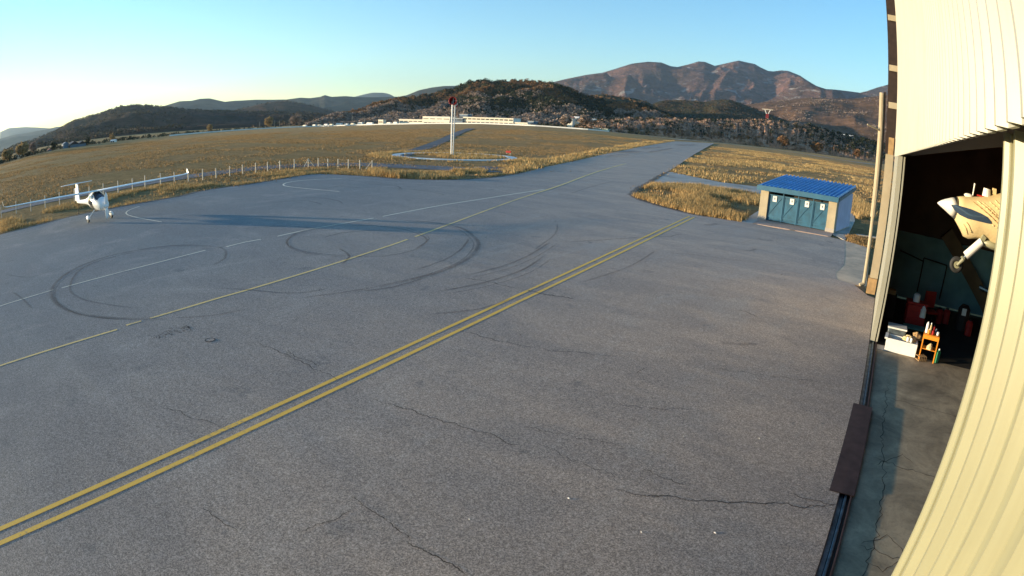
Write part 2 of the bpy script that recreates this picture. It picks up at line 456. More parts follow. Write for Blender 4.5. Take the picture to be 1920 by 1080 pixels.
# ------------------------------------------------------------------ camera
cd = bpy.data.cameras.new('camera'); cam = bpy.data.objects.new('camera', cd); C.objects.link(cam)
cd.type = 'PANO'; cd.panorama_type = 'FISHEYE_LENS_POLYNOMIAL'
cd.sensor_width = 36; cd.sensor_height = 20.25; cd.sensor_fit = 'HORIZONTAL'
for i, c in enumerate([7.24271969e-04, 4.71286296e-02, 3.70876450e-04, -6.15415682e-05, 2.60482309e-06]):
    setattr(cd, 'fisheye_polynomial_k%d' % i, -c)
cd.fisheye_fov = R(180)
cd.clip_start = 0.05; cd.clip_end = 60000
Mx = Matrix([list(ROT[0]) + [0], list(ROT[1]) + [0], list(ROT[2]) + [CAM_H], [0, 0, 0, 1]])
cam.matrix_world = Mx
bpy.context.scene.camera = cam

# ------------------------------------------------------------------ light
SUN_AZ, SUN_EL = -121.0, 4.3
w = bpy.data.worlds.new('World'); bpy.context.scene.world = w; w.use_nodes = True
wn = w.node_tree; bg = wn.nodes['Background']
sky = wn.nodes.new('ShaderNodeTexSky'); sky.sky_type = 'NISHITA'; sky.sun_disc = False
sky.sun_elevation = R(SUN_EL); sky.sun_rotation = R(SUN_AZ); sky.altitude = 300
sky.air_density = 1.0; sky.dust_density = 0.05; sky.ozone_density = 2.6
hs = wn.nodes.new('ShaderNodeHueSaturation'); hs.inputs['Saturation'].default_value = 1.12
wn.links.new(sky.outputs[0], hs.inputs['Color']); wn.links.new(hs.outputs[0], bg.inputs[0]); bg.inputs[1].default_value = 0.13
ld = bpy.data.lights.new('sun', 'SUN'); ld.energy = 2.4; ld.angle = R(0.7); ld.color = (1.0, 0.80, 0.52)
sun = bpy.data.objects.new('sun', ld); C.objects.link(sun)
to_sun = Vector((math.sin(R(SUN_AZ)) * math.cos(R(SUN_EL)), math.cos(R(SUN_AZ)) * math.cos(R(SUN_EL)), math.sin(R(SUN_EL))))
sun.rotation_euler = to_sun.to_track_quat('Z', 'Y').to_euler(); sun.location = (-60, -40, 30)

vs = bpy.context.scene.view_settings; vs.view_transform = 'Standard'; vs.look = 'None'; vs.exposure = 2.05; vs.gamma = 1.0
cy = bpy.context.scene.cycles
cy.use_denoising = True; cy.max_bounces = 6; cy.transparent_max_bounces = 12; cy.volume_bounces = 0
cy.sample_clamp_indirect = 6.0

# ------------------------------------------------------------------ ground sheet
def build_ground():
    az = np.concatenate([np.arange(-180, -96, 4.0), np.arange(-96, 20, 0.6), np.arange(20, 180, 6.0)])
    rr = np.concatenate([np.arange(0.8, 60, 1.5), np.arange(60, 130, 4), np.arange(130, 800, 12), np.geomspace(820, 17500, 24)])
    AZ, RR = np.meshgrid(np.radians(az), rr); X = RR * np.sin(AZ); Y = RR * np.cos(AZ)
    back = np.where(Y < -600, -600 / np.minimum(Y, -1e-6), 1.0); X = X * back; Y = Y * back
    X = np.clip(X, -18000, 3500)
    Z = zfield(X, Y) - 0.06
    Z -= 0.34 * sstep((X + 1.6) / 1.3) * (1 - sstep((Y - 27) / 6))
    Rr = np.hypot(X, Y); Z = np.where(Rr > 900, Z - 3 * sstep((Rr - 900) / 600), Z)
    Z = Z + np.where((Rr > 45) & (Rr < 900), 0.0, 0)
    V = np.stack([X, Y, Z], -1).reshape(-1, 3); n = len(az); m = len(rr)
    i = np.arange(m - 1)[:, None] * n; j = np.arange(n)[None, :]; j2 = (j + 1) % n
    F = np.stack([i + j, i + n + j, i + n + j2, i + j2], -1).reshape(-1, 4)[:, ::-1]
    V = np.vstack([V, [[0, 0, -0.25]]])
    o = np_mesh('ground', V, F, MAT['field'])
    tag(o, 'dry grass airfield spreading to the foot of the hills', kind='structure')
build_ground()

# ------------------------------------------------------------------ apron and taxiway
apron_px = [(0, 440), (50, 427), (100, 414), (160, 400), (217, 389), (325, 370), (380, 357.5), (480, 343), (546, 331.7), (575, 327.5), (600, 326), (644, 327.5), (701, 331), (757, 335.5), (830, 337), (898, 335), (954, 328.5), (985, 323),
            (1253, 321), (1232, 333), (1214, 345), (1198, 352), (1188, 363), (1192, 370), (1215, 379), (1244, 387), (1302, 402), (1340, 408), (1389, 416), (1411, 419),
            (1440, 425), (1557, 444.6), (1584, 451), (1584, 481), (1582, 497), (1566, 512), (1570, 524), (1600, 533)]
poly = [tuple(at(*p)) for p in apron_px]
poly += [(0.10, 25.2), (0.425, 25.0), (0.425, -8.0), (-37.0, -8.0)]
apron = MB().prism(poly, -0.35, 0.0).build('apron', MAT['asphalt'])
tag(apron, 'worn grey asphalt apron in front of the hangar', kind='structure')

def taxiway():
    Lp = [(985, 323), (1010, 316), (1037, 310.4), (1100, 297), (1129, 290), (1198, 276), (1240, 269), (1267, 265.2)]
    Rp = [(1253, 321), (1262, 316), (1267, 313), (1282, 303), (1301, 290), (1320, 279.5), (1330, 274), (1340, 269)]
    V = []; n = 60; m = 8
    def res(P):
        P = [at(*p) for p in P]; d = [0]
        for a, b in zip(P[:-1], P[1:]): d.append(d[-1] + np.linalg.norm(b - a))
        d = np.array(d) / d[-1]; t = np.linspace(0, 1, n) ** 1.6
        return np.stack([np.interp(t, d, [p[i] for p in P]) for i in (0, 1)], 1)
    L_, R_ = res(Lp), res(Rp)
    for i in range(n):
        for j in range(m + 1):
            p = L_[i] * (1 - j / m) + R_[i] * (j / m); r = np.hypot(*p)
            V.append((p[0], p[1], float(zfield(*p)) + 0.0 + max(0, r - 80) * 0.0006))
    F = [(i * (m + 1) + j, i * (m + 1) + j + 1, (i + 1) * (m + 1) + j + 1, (i + 1) * (m + 1) + j) for i in range(n - 1) for j in range(m)]
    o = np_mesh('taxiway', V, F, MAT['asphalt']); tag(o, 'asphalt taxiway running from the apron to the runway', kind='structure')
    return o
taxi = taxiway()

# painted lines (parts of the apron)
for p0, p1 in (((-8.88, -0.95), (-12.54, 39.27)), ((-8.50, -0.95), (-12.16, 39.19))):
    strip('painted_line', [np.array(p0) - (np.array(p1) - np.array(p0)) * 0.15, p1], 0.125, MAT['yellow'], apron, smooth=True, step=1.0)
strip('painted_line', A((-60, 708), (0, 686), (110, 651), (220, 618)), 0.11, MAT['yellow_thin'], apron)
strip('painted_line', A((237, 610), (265, 602)), 0.11, MAT['yellow_thin'], apron)
strip('painted_line', A((282, 597), (340, 580), (420, 556), (470, 542), (560, 515), (650, 487), (750, 454), (850, 418), (950, 381), (1000, 364)), (0.12, 0.14), MAT['yellow_thin'], apron, gaps=((0.05, 0.07), (0.4, 0.42)))
strip('painted_line', A((1000, 364), (1050, 348), (1120, 322), (1180, 305), (1212, 298)), (0.2, 0.3), MAT['yellow_thin'], taxi, z=0.012)
strip('painted_line', A((-40, 587), (0, 574), (60, 555.5), (100, 543.5)), 0.09, MAT['white_line'], apron)
strip('painted_line', A((116, 540), (190, 520), (290, 494), (385, 469.5)), 0.09, MAT['white_line'], apron)
strip('painted_line', A((424, 463), (460, 454), (520, 443), (580, 430), (700, 409), (820, 386.5), (900, 374), (1020, 355.5)), (0.10, 0.16), MAT['white_line'], apron, gaps=((0.07, 0.09), (0.3, 0.31)))
strip('painted_line', A((-40, 459), (0, 447.5), (75, 430), (110, 421), (150, 412)), 0.06, MAT['white_faint'], apron)
strip('painted_line', A((212, 397), (240, 391), (260, 387), (325, 375), (375, 366), (430, 357.5), (473, 350), (530, 342.5), (560, 338.5)), 0.08, MAT['white_faint'], apron)
strip('painted_line', A((262, 387), (245, 393), (237, 398), (240, 403), (262, 409), (303, 416)), 0.10, MAT['white_line'], apron)
strip('painted_line', A((640, 335), (600, 336), (560, 339), (536, 343), (531, 347), (542, 350), (580, 354), (636, 359)), 0.14, MAT['white_line'], apron)
strip('painted_line', A((640, 335), (690, 337.5), (740, 341.5), (830, 345.5), (960, 347), (1020, 345.5), (1068, 341)), 0.14, MAT['white_faint'], apron)

# rubber arcs left by turning aircraft
T = [((412, 463), (380, 460.5), (340, 460), (300, 463), (260, 469), (210, 479), (165, 493), (130, 510), (105, 530), (97, 548), (102, 565), (125, 581), (155, 590), (200, 596), (260, 598), (320, 597)),
     ((410, 463), (423, 470), (421, 485), (400, 497)),
     ((245, 474), (190, 488), (155, 503), (138, 520), (131, 540), (138, 552), (160, 563), (200, 571), (260, 579)),
     ((700, 419), (640, 420), (590, 428), (556, 437), (540, 448), (538, 455), (546, 464), (575, 473), (620, 478), (650, 480)),
     ((640, 423), (700, 423), (760, 431), (797, 445), (798, 455), (780, 466)),
     ((740, 413), (800, 416), (838, 421), (870, 430), (890, 445), (898, 458), (890, 474), (870, 490), (830, 508), (780, 522), (700, 540)),
     ((880, 446), (868, 465), (835, 487), (775, 508)), ((605, 446), (640, 437), (690, 432), (750, 433)),
     ((635, 466), (650, 474), (654, 483), (640, 497)), ((410, 541), (460, 543), (520, 549), (570, 549), (615, 541)),
     ((870, 518), (940, 500), (990, 480), (1030, 455)), ((820, 547), (900, 532), (980, 506), (1020, 480)),
     ((595, 357), (640, 348), (690, 345), (735, 347), (751, 352), (745, 357)), ((640, 353), (700, 351), (770, 355), (830, 364), (826, 368)),
     ((560, 371), (600, 371), (635, 377), (641, 382)), ((500, 381), (560, 376), (590, 379), (604, 384)), ((1070, 363), (1110, 350), (1150, 340)),
     ((680, 546), (740, 538), (800, 520)), ((25, 548), (45, 563), (62, 580))]
for i, t in enumerate(T): strip('tyre_mark', A(*t), 0.15 if i not in (0, 5) else 0.26, MAT['tyre'], apron, z=0.010)
for i, off in ((3, (0, 2.5)), (4, (4, -3)), (5, (-9, 1)), (0, (6, 2)), (12, (3, 2)), (10, (12, 4)), (11, (14, 5))):
    strip('tyre_mark', A(*[(a + off[0], b + off[1]) for a, b in T[i]]), 0.09, MAT['tyre_faint'], apron, z=0.013)
for t in (((650, 480), (720, 481), (775, 470), (798, 456)), ((700, 540), (640, 549), (560, 560)), ((320, 597), (400, 592), (470, 578)), ((120, 500), (60, 520), (10, 515)), ((960, 560), (900, 580), (800, 590)), ((1230, 470), (1180, 500), (1090, 530)), ((450, 430), (520, 424), (590, 428)), ((1060, 300), (1130, 285), (1170, 277)), ((1000, 470), (1040, 440), (1045, 420))):
    strip('tyre_mark', A(*t), 0.14, MAT['tyre_faint'], apron, z=0.016)
def wiggle(a, b, n, amp, w):
    a = at(*a); b = at(*b); P = []
    d = (b - a); nn = np.array([-d[1], d[0]]) / np.linalg.norm(d); off = 0
    for i in range(n + 1):
        off = off * 0.7 + random.uniform(-amp, amp); P.append(a + d * i / n + nn * off)
    strip('crack', P, w, MAT['crack'], apron, z=0.008, smooth=False)
for a, b, n, amp, wd in [((985, 543), (1080, 562), 24, 0.06, 0.07), ((660, 930), (725, 978), 26, 0.02, 0.02), ((760, 1015), (880, 1078), 30, 0.02, 0.025), ((870, 520), (985, 543), 30, 0.06, 0.04),
                         ((1380, 580), (1425, 595), 12, 0.05, 0.04), ((700, 745), (990, 840), 60, 0.04, 0.025), ((480, 640), (640, 715), 40, 0.04, 0.025), ((1140, 920), (1570, 950), 80, 0.04, 0.03),
                         ((1180, 840), (980, 800), 40, 0.04, 0.015), ((560, 1000), (660, 955), 24, 0.03, 0.015), ((1190, 700), (1215, 688), 8, 0.02, 0.02), ((1000, 830), (1170, 900), 40, 0.04, 0.014),
                         ((540, 655), (600, 690), 20, 0.05, 0.02), ((1570, 948), (1480, 925), 20, 0.03, 0.02), ((1290, 912), (1200, 880), 20, 0.04, 0.02), ((860, 620), (1010, 655), 30, 0.05, 0.03), ((1010, 655), (1160, 668), 30, 0.05, 0.025), ((1150, 760), (1290, 770), 30, 0.04, 0.018), ((725, 978), (770, 1010), 16, 0.02, 0.02), ((300, 760), (420, 800), 26, 0.04, 0.018), ((1330, 690), (1560, 720), 40, 0.05, 0.02), ((380, 950), (450, 1000), 20, 0.02, 0.015), ((1050, 455), (1295, 440), 50, 0.1, 0.05), ((1230, 470), (1480, 500), 50, 0.08, 0.03)]:
    wiggle(a, b, n, amp, wd)
for seg in (((-30, 446), (50, 427), (100, 414), (160, 400), (217, 389), (325, 370), (380, 357.5), (480, 343), (546, 331.7), (575, 327.5), (600, 326)),
            ((600, 326), (644, 327.5), (701, 331), (757, 335.5), (830, 337), (898, 335), (954, 328.5), (983, 323.5)), ((1252, 322), (1232, 333), (1214, 345), (1198, 352), (1188, 363), (1192, 370), (1215, 379), (1244, 387), (1302, 402), (1340, 408), (1389, 416))):
    strip('soil_edge', A(*seg), 0.9, MAT['edge_dirt'], apron, z=0.005, jitter=0.10)
for a, b, wd in (((1150, 287), (1200, 285), 3.2), ((1268, 273), (1306, 272.5), 4.0), ((1205, 280), (1240, 277), 1.6), ((1135, 295), (1180, 291), 1.2), ((1215, 287), (1262, 279), 1.5)):
    strip('tar_patch', A(a, ((a[0] + b[0]) / 2, (a[1] + b[1]) / 2), b), wd, MAT['stain'], taxi, z=0.30)
for a, b, wd in (((1320, 421), (1345, 419), 0.5), ((1420, 447), (1450, 450), 0.35), ((1395, 470), (1420, 466), 0.25), ((1350, 642), (1420, 645), 0.25)):
    strip('oil_stain', A(a, ((a[0] + b[0]) / 2, (a[1] + b[1]) / 2 + 2), b), wd, MAT['tyre_faint'], apron, z=0.004)
# peeled flecks near the guide line
fl = MB()
for i in range(70):
    t = random.random(); p = at(290 + 75 * t + random.gauss(0, 5), 632 - 22 * t + random.gauss(0, 3.5)); a = random.uniform(0, 3.14); l = random.uniform(0.02, 0.07); w_ = random.uniform(0.01, 0.02)
    c, s_ = math.cos(a), math.sin(a)
    fl.add([(p[0] + l * c - w_ * s_, p[1] + l * s_ + w_ * c, 0.007), (p[0] - l * c, p[1] - l * s_, 0.007), (p[0] + l * c + w_ * s_, p[1] + l * s_ - w_ * c, 0.007)], [(0, 1, 2)])
fl.build('stain', MAT['black'], apron)
st = MB()
for c, a, b in [((1440, 452), 1.6, 0.5), ((1330, 428), 1.3, 0.35), ((1180, 270), 22, 1.6), ((1300, 272), 26, 1.8), ((1150, 318), 4, 0.9)]:
    pass

# manhole ring, litter
mh = empty('manhole_cover', (-13.87, 6.48, 0), label='round steel manhole cover set in the asphalt left of the double line', cat='manhole cover')
r_ = MB(); n = 24
for (r0, r1) in ((0.115, 0.145),):
    V = [(r * math.cos(2 * math.pi * i / n), r * math.sin(2 * math.pi * i / n), 0.012) for r in (r0, r1) for i in range(n)]
    r_.add(V, [(i, (i + 1) % n, n + (i + 1) % n, n + i) for i in range(n)])
r_.build('rim', MAT['dark_steel'], mh); MB().prism([(0.115 * math.cos(2 * math.pi * i / n), 0.115 * math.sin(2 * math.pi * i / n)) for i in range(n)], 0.0, 0.009).build('lid', MAT['asphalt'], mh)

lit = [(1067, 935, 0.05, 'pale splinter on the asphalt, leftmost of the pieces with a long shadow'), (1341, 999, 0.05, 'pale bit of litter on the asphalt low in the picture beside the hangar rail'),
       (1203, 998, 0.035, 'small scrap on the asphalt left of the pale bit near the hangar rail'), (880, 974, 0.035, 'small scrap lying on the asphalt under the double yellow line'),
       (1424, 822, 0.03, 'small twig on the asphalt between the middle of the apron and the steel plate'), (1282, 818, 0.03, 'small thin twig lying alone in the middle of the foreground asphalt'),
       (1590, 799, 0.035, 'small white scrap on the asphalt touching the dark steel plate'), (976, 628, 0.05, 'dark scrap on the asphalt close to the right side of the double line'),
       (1466, 515, 0.06, 'dark stone on the asphalt between the blue shed and the hangar')]
for i, (px, py, s, lab) in enumerate(lit):
    s = s * 0.75; p = at(px, py); m = MB(); rg = random.Random(i)
    rings = []
    for k in range(4):
        zz = (0, 0.5, 0.85, 1.0)[k] * s * 0.4; rr = (1, 1.1, 0.7, 0.12)[k]
        rings.append([(p[0] + s * rr * 0.6 * math.cos(a) * rg.uniform(.7, 1.2), p[1] + s * 0.35 * rr * math.sin(a) * rg.uniform(.7, 1.2), zz) for a in [2 * math.pi * q / 6 for q in range(6)]])
    m.loft(rings); o = m.build('litter', MAT['white_m'] if 'dark' not in lab or 'plate' in lab else MAT['dark_steel']); tag(o, lab, 'litter', 'bits of litter on the apron')

# ------------------------------------------------------------------ paths on the field
def flat_poly(name, px, mat, z, label, flat=True):
    P = [at(*p) for p in px]; me = MB()
    me.prism([tuple(p) for p in P], -0.3, z)
    o = me.build(name, mat); tag(o, label, kind='structure'); return o
flat_poly('footpath', [(1213, 347), (1232, 333.5), (1254, 321.5), (1262, 322.5), (1300, 331), (1350, 341), (1430, 351), (1470, 357), (1470, 368), (1430, 364), (1380, 357), (1340, 352.5), (1300, 346), (1250, 343.5), (1225, 345.5)], MAT['concrete'], -0.012, 'pale concrete path from the taxiway to the blue shed')
flat_poly('footpath', [(1388, 415.5), (1422, 395), (1450, 395), (1445, 412), (1425, 412), (1410, 418.7)], MAT['concrete'], -0.01, 'pale concrete slab at the left side of the blue shed')
flat_poly('footpath', [(1557, 437), (1572, 405), (1576, 392), (1600, 400), (1603, 413), (1590, 440), (1584, 450)], MAT['concrete'], -0.01, 'concrete slab at the right side of the blue shed')
flat_poly('footpath', [(1584, 451), (1624, 463), (1631, 470), (1624, 537), (1600, 533.5), (1570, 524), (1566, 512), (1582, 497), (1584, 481)], MAT['tan_concrete'], -0.004, 'cracked tan concrete patch by the hangar corner')
flat_poly('brick_paving', [(1412, 419), (1424, 410.5), (1562, 436.5), (1557, 444)], MAT['brick'], 0.02, 'reddish brick paving in front of the blue shed')

def ribbon(name, pts, w, mat, dz, label):
    P = smooth_path(pts, 6.0); V = []; m = 3; n = len(P)
    for i, p in enumerate(P):
        a = P[max(i - 1, 0)]; b = P[min(i + 1, n - 1)]; d = (b - a) / (np.linalg.norm(b - a) + 1e-9); nn = np.array([-d[1], d[0]])
        ww = (w[0] + (w[1] - w[0]) * i / (n - 1)) / 2
        for j in range(m + 1):
            q = p + nn * ww * (2 * j / m - 1); V.append((q[0], q[1], float(zfield(*q)) + dz + max(0, math.hypot(*q) - 80) * 0.0005))
    F = [(i * (m + 1) + j, (i + 1) * (m + 1) + j, (i + 1) * (m + 1) + j + 1, i * (m + 1) + j + 1) for i in range(n - 1) for j in range(m)]
    o = np_mesh(name, V, F, mat); tag(o, label, kind='structure'); return o
ribbon('path', A((742, 295), (770, 283.5), (800, 275), (836, 260.5), (848, 254.5), (866, 246.5), (884, 241)), (3.0, 4.6), MAT['dirt_path'], -0.02, 'old dark path crossing the field behind the windsock mast')
ribbon('gravel_path', A((0, 397), (60, 383), (120, 370), (200, 356), (300, 338), (380, 327), (460, 317), (520, 311.5), (600, 308), (680, 307.5), (760, 311), (840, 315), (905, 318), (950, 314)), (2.6, 6.5), MAT['gravel'], -0.03, 'grey gravel track running behind the post fence')
ribbon('road', A((1150, 248), (1200, 253), (1260, 260.5), (1300, 263.5), (1340, 267.3), (1400, 274.5), (1500, 288), (1580, 301), (1640, 309)), (7, 7), MAT['concrete'], 0.0, 'pale road along the far edge of the airfield')

# ------------------------------------------------------------------ windsock mast, white ring
cx, cyy = -62.6, 73.0
V = []; F = []; n = 96
for i in range(n):
    a = 2 * math.pi * i / n
    for r, z in ((8.8, -0.1), (8.8, 0.07), (10.1, 0.07), (10.1, -0.1)): V.append((cx + r * math.cos(a), cyy + r * math.sin(a), z))
for i in range(n):
    j = (i + 1) % n
    for k in range(3): F.append((4 * i + k, 4 * i + k + 1, 4 * j + k + 1, 4 * j + k))
ring = np_mesh('ground_ring', V, F, MAT['white_m']); tag(ring, 'white painted ring on the grass around the windsock mast', 'marker ring')
flag = empty('ground_marker', (*at(953, 289), 0), label='small red board standing at the right end of the white ring', cat='marker board')
MB().box((0, 0, 0.42), (1.1, 0.05, 0.38)).build('board', MAT['red'], flag); [MB().box((q_, 0.05, 0.3), (0.06, 0.05, 0.72)).build('post', MAT['fence'], flag) for q_ in (-0.4, 0.4)]

mx_, my_ = at(847, 291.5)
mast = empty('windsock_mast', (mx_, my_, 0), label='tall white lattice mast carrying a red and white windsock inside the ring', cat='windsock')
H_ = 8.3
lat = MB(); legs = [(0.21 * math.cos(a), 0.21 * math.sin(a)) for a in (R(50), R(170), R(290))]
for k in range(3):
    q = MB(); q.tube((legs[k][0] * 1.0, legs[k][1] * 1.0, -0.1), (legs[k][0] * 1.5, legs[k][1] * 1.5, H_), 0.085, 0.085, 8).build('mast_leg', MAT['white_m'], mast)
for i in range(14):
    z0 = i * H_ / 14; z1 = (i + 1) * H_ / 14
    for k in range(3):
        a = legs[k]; b = legs[(k + 1) % 3]; f0 = 1 + 0.5 * i / 14; f1 = 1 + 0.5 * (i + 1) / 14
        lat.tube((a[0] * f0, a[1] * f0, z0), (b[0] * f1, b[1] * f1, z1), 0.012, 0.012, 5)
lat.build('lattice', MAT['white_m'], mast)
# windsock: hoop facing the camera side, cloth cone blowing away
dv = Vector((mx_, my_, 0)).normalized()
ws = empty('windsock', (0, 0, 0)); ws.parent = mast
def hoop(c, r, d, n=20):
    a = d.orthogonal().normalized(); b = d.cross(a); return [c + a * (math.cos(2 * math.pi * i / n) * r) + b * (math.sin(2 * math.pi * i / n) * r) for i in range(n)]
c0 = Vector((0, 0, 8.75)); bands = [(0, 0.60, 'red'), (0.6, 0.55, 'red'), (1.2, 0.49, 'white_m'), (1.8, 0.42, 'red'), (2.4, 0.34, 'red'), (2.9, 0.27, None)]
dd = (dv + Vector((0.25, 0, -0.22))).normalized()
for i in range(5):
    t0, r0, mt = bands[i]; t1, r1, _ = bands[i + 1]
    MB().loft([hoop(c0 + dd * (t0 - 0.5), r0, dd), hoop(c0 + dd * (t1 - 0.5), r1, dd)], cap=(i == 4)).build('cloth_band', MAT[mt], mast, i < 4)
bpy.data.objects.remove(ws)
hp = MB(); hh = hoop(c0 + dd * (-0.52), 0.62, dd)
for a, b in zip(hh, hh[1:] + hh[:1]): hp.tube(a, b, 0.05, 0.05, 6)
hp.build('hoop', MAT['red_paint'], mast)
MB().tube((0, 0, 8.0), (0, 0, 9.5), 0.05, 0.04, 8).build('spindle', MAT['white_m'], mast)

# ------------------------------------------------------------------ fence
fp = [(2.5, 407), (30.5, 399.5), (58, 395), (85, 388), (112, 382.5), (140, 376.5), (168, 370.5), (194.5, 365), (222, 360), (249, 354.5), (272.5, 349.5), (301.5, 344), (327.5, 341), (353.5, 339), (380.5, 337), (405.5, 333), (431, 329.6), (455, 326.6), (479.5, 323), (501.7, 320), (524.7, 317.6), (551.7, 314.6), (578, 312), (596.7, 311.8), (614.7, 312.7), (633.7, 313.2), (653, 314.5), (674.7, 316), (697.5, 316.7)]
fence = empty('post_fence', (*at(*fp[0]), 0), label='row of pale concrete fence posts with thin wires along the left grass verge', cat='fence')
ox, oy = fence.location[0], fence.location[1]
base = []
for i, p in enumerate(fp):
    q = at(*p); q = q + np.array([0, 0]); base.append(q)
    hgt = 1.0 + random.uniform(-0.04, 0.05); q2 = (q[0] - ox, q[1] - oy)
    lean = random.uniform(-0.02, 0.02)
    pm = MB(); pm.loft([[(q2[0] + sx * 0.042 + lean * zz, q2[1] + sy * 0.042, zz) for sx, sy in ((-1, -1), (1, -1), (1, 1), (-1, 1))] for zz in (-0.15, hgt)])
    pm.build('post', MAT['fence'], fence)
for i, dirs in ((22, (-1, 1)), (28, (-1,))):
    q = base[i]
    for s in dirs:
        nb = base[i - 1] if s < 0 else base[min(i + 1, 28)]
        d = (nb - q) / np.linalg.norm(nb - q); e = q + d * 0.75
        MB().tube((q[0] - ox, q[1] - oy, 0.9), (e[0] - ox, e[1] - oy, -0.05), 0.045, 0.045, 6).build('brace', MAT['fence'], fence)
wm = MB()
for h in (0.3, 0.6, 0.88):
    for a, b in zip(base[:-1], base[1:]): wm.tube((a[0] - ox, a[1] - oy, h), (b[0] - ox, b[1] - oy, h), 0.007, 0.007, 4, cap=False)
wm.build('wire', MAT['wire'], fence)

# ------------------------------------------------------------------ grass
def poly_mask(P, x, y):
    inside = np.zeros(len(x), bool); n = len(P)
    for i in range(n):
        x0, y0 = P[i]; x1, y1 = P[(i + 1) % n]
        c = ((y0 > y) != (y1 > y)) & (x < (x1 - x0) * (y - y0) / (y1 - y0 + 1e-12) + x0); inside ^= c
    return inside
APR = [tuple(p) for p in poly]
def scatter(P, n):
    P = np.array(P); lo = P.min(0); hi = P.max(0); x = RNG.uniform(lo[0], hi[0], n); y = RNG.uniform(lo[1], hi[1], n)
    k = poly_mask([tuple(p) for p in P], x, y) & ~poly_mask(APR, x, y); return x[k], y[k]
def tufts(name, x, y, hmin, hmax, wid, nb, mat, label, spread=0.12, clump=None, parent=None):
    n = len(x); B = n * nb
    X = np.repeat(x, nb) + RNG.normal(0, spread, B); Y = np.repeat(y, nb) + RNG.normal(0, spread, B)
    hs = np.repeat(RNG.uniform(hmin, hmax, n), nb) * RNG.uniform(0.5, 1.1, B)
    a = RNG.uniform(0, 2 * np.pi, B); lx = RNG.normal(0, 0.22, B) * hs; ly = RNG.normal(0, 0.22, B) * hs
    w_ = wid * RNG.uniform(0.5, 1.4, B); Z = zfield(X, Y) - 0.08
    V = np.empty((B, 3, 3)); V[:, 0] = np.stack([X - np.cos(a) * w_, Y - np.sin(a) * w_, Z], 1); V[:, 1] = np.stack([X + np.cos(a) * w_, Y + np.sin(a) * w_, Z], 1)
    V[:, 2] = np.stack([X + lx, Y + ly, Z + hs], 1)
    tn = np.clip(np.repeat(RNG.uniform(0, 1, n) * 0.6, nb) + RNG.uniform(0, 0.4, B), 0, 1); tone = np.repeat(tn, 3)
    o = np_mesh(name, V.reshape(-1, 3), np.arange(B * 3).reshape(-1, 3), mat, tone=tone)
    tag(o, label, 'grass', kind='stuff'); return o
MAT['blond'] = mat_grass('blond_grass', [(0.0, (0.16, 0.10, 0.045)), (0.35, (0.42, 0.27, 0.11)), (1.0, (0.62, 0.45, 0.22))])
MAT['olive'] = mat_grass('olive_grass', [(0.0, (0.09, 0.065, 0.03)), (0.4, (0.26, 0.17, 0.075)), (0.75, (0.46, 0.28, 0.13)), (1.0, (0.58, 0.38, 0.19))])

def thin(x, y, scale, th, seed, soft=0.15):
    nz = fbm(x * scale, y * scale, 4, seed) * 1.0 + 0.5
    return RNG.uniform(0, 1, len(x)) < np.clip((nz - th) / soft, 0, 1)
# tall blond patch between path and apron
P = A((1188, 364), (1205, 352), (1225, 346), (1300, 347.5), (1380, 358), (1424, 365), (1424, 396), (1395, 412), (1389, 415), (1302, 401), (1244, 386), (1192, 370))
x, y = scatter(P, 24000); k = thin(x, y, 0.35, 0.36, 3); x, y = x[k], y[k]
tufts('tall_dry_grass', x, y, 0.25, 0.6, 0.03, 5, MAT['blond'], 'tall straw coloured grass between the taxiway path and the blue shed')
# verge right of taxiway
P = A((1255, 320.5), (1300, 293), (1335, 275), (1400, 281), (1500, 294), (1640, 322), (1640, 372), (1580, 368), (1500, 355), (1430, 350), (1350, 340), (1300, 330))
x, y = scatter(P, 90000); k = thin(x, y, 0.09, 0.5, 5, 0.35) | ((RNG.uniform(0, 1, len(x)) < 0.7) & (np.hypot(x, y) < 95) & (x < -18)) ; x, y = x[k], y[k]
tufts('dry_grass', x, y, 0.25, 0.55, 0.07, 3, MAT['blond'], 'straw grass on the verge right of the taxiway', 0.25)
# verge along the left apron edge
P = A((0, 436), (100, 412), (217, 387), (325, 368), (380, 356), (480, 341.5), (600, 325), (700, 330), (830, 336), (900, 333.5), (985, 321), (985, 306), (830, 322), (700, 321), (600, 315), (480, 326), (380, 339), (300, 348), (200, 368), (100, 389), (0, 411))
x, y = scatter(P, 60000); k = thin(x, y, 0.3, 0.40, 8); x, y = x[k], y[k]
tufts('dry_grass', x, y, 0.14, 0.42, 0.03, 4, MAT['blond'], 'strip of dry grass between the fence posts and the apron edge')
P = A((690, 321), (800, 322), (930, 324), (960, 326), (900, 334), (830, 336.5), (750, 334), (700, 329))
x, y = scatter(P, 12000); k = thin(x, y, 0.2, 0.3, 9); x, y = x[k], y[k]
tufts('tall_dry_grass', x, y, 0.4, 0.8, 0.04, 5, MAT['blond'], 'tall straw grass on the apron corner below the white ring')
# left verge of the taxiway
P = A((950, 329), (1040, 309), (1130, 289), (1200, 275), (1265, 264), (1225, 263), (1130, 278), (1040, 296), (960, 308))
x, y = scatter(P, 60000); k = thin(x, y, 0.05, 0.3, 10); x, y = x[k], y[k]
tufts('dry_grass', x, y, 0.3, 0.75, 0.10, 4, MAT['blond'], 'pale grass along the left edge of the taxiway', 0.3)
# ring interior + around
x, y = scatter([(cx + 14 * math.cos(a), cyy + 14 * math.sin(a)) for a in np.linspace(0, 6.283, 24)], 7000)
rr = np.hypot(x - cx, y - cyy); k = thin(x, y, 0.12, 0.38, 12) & ((rr < 8) | (rr > 10.4)); x, y = x[k], y[k]
tufts('dry_grass', x, y, 0.25, 0.6, 0.06, 4, MAT['blond'], 'dry grass inside and around the white ring', 0.2)
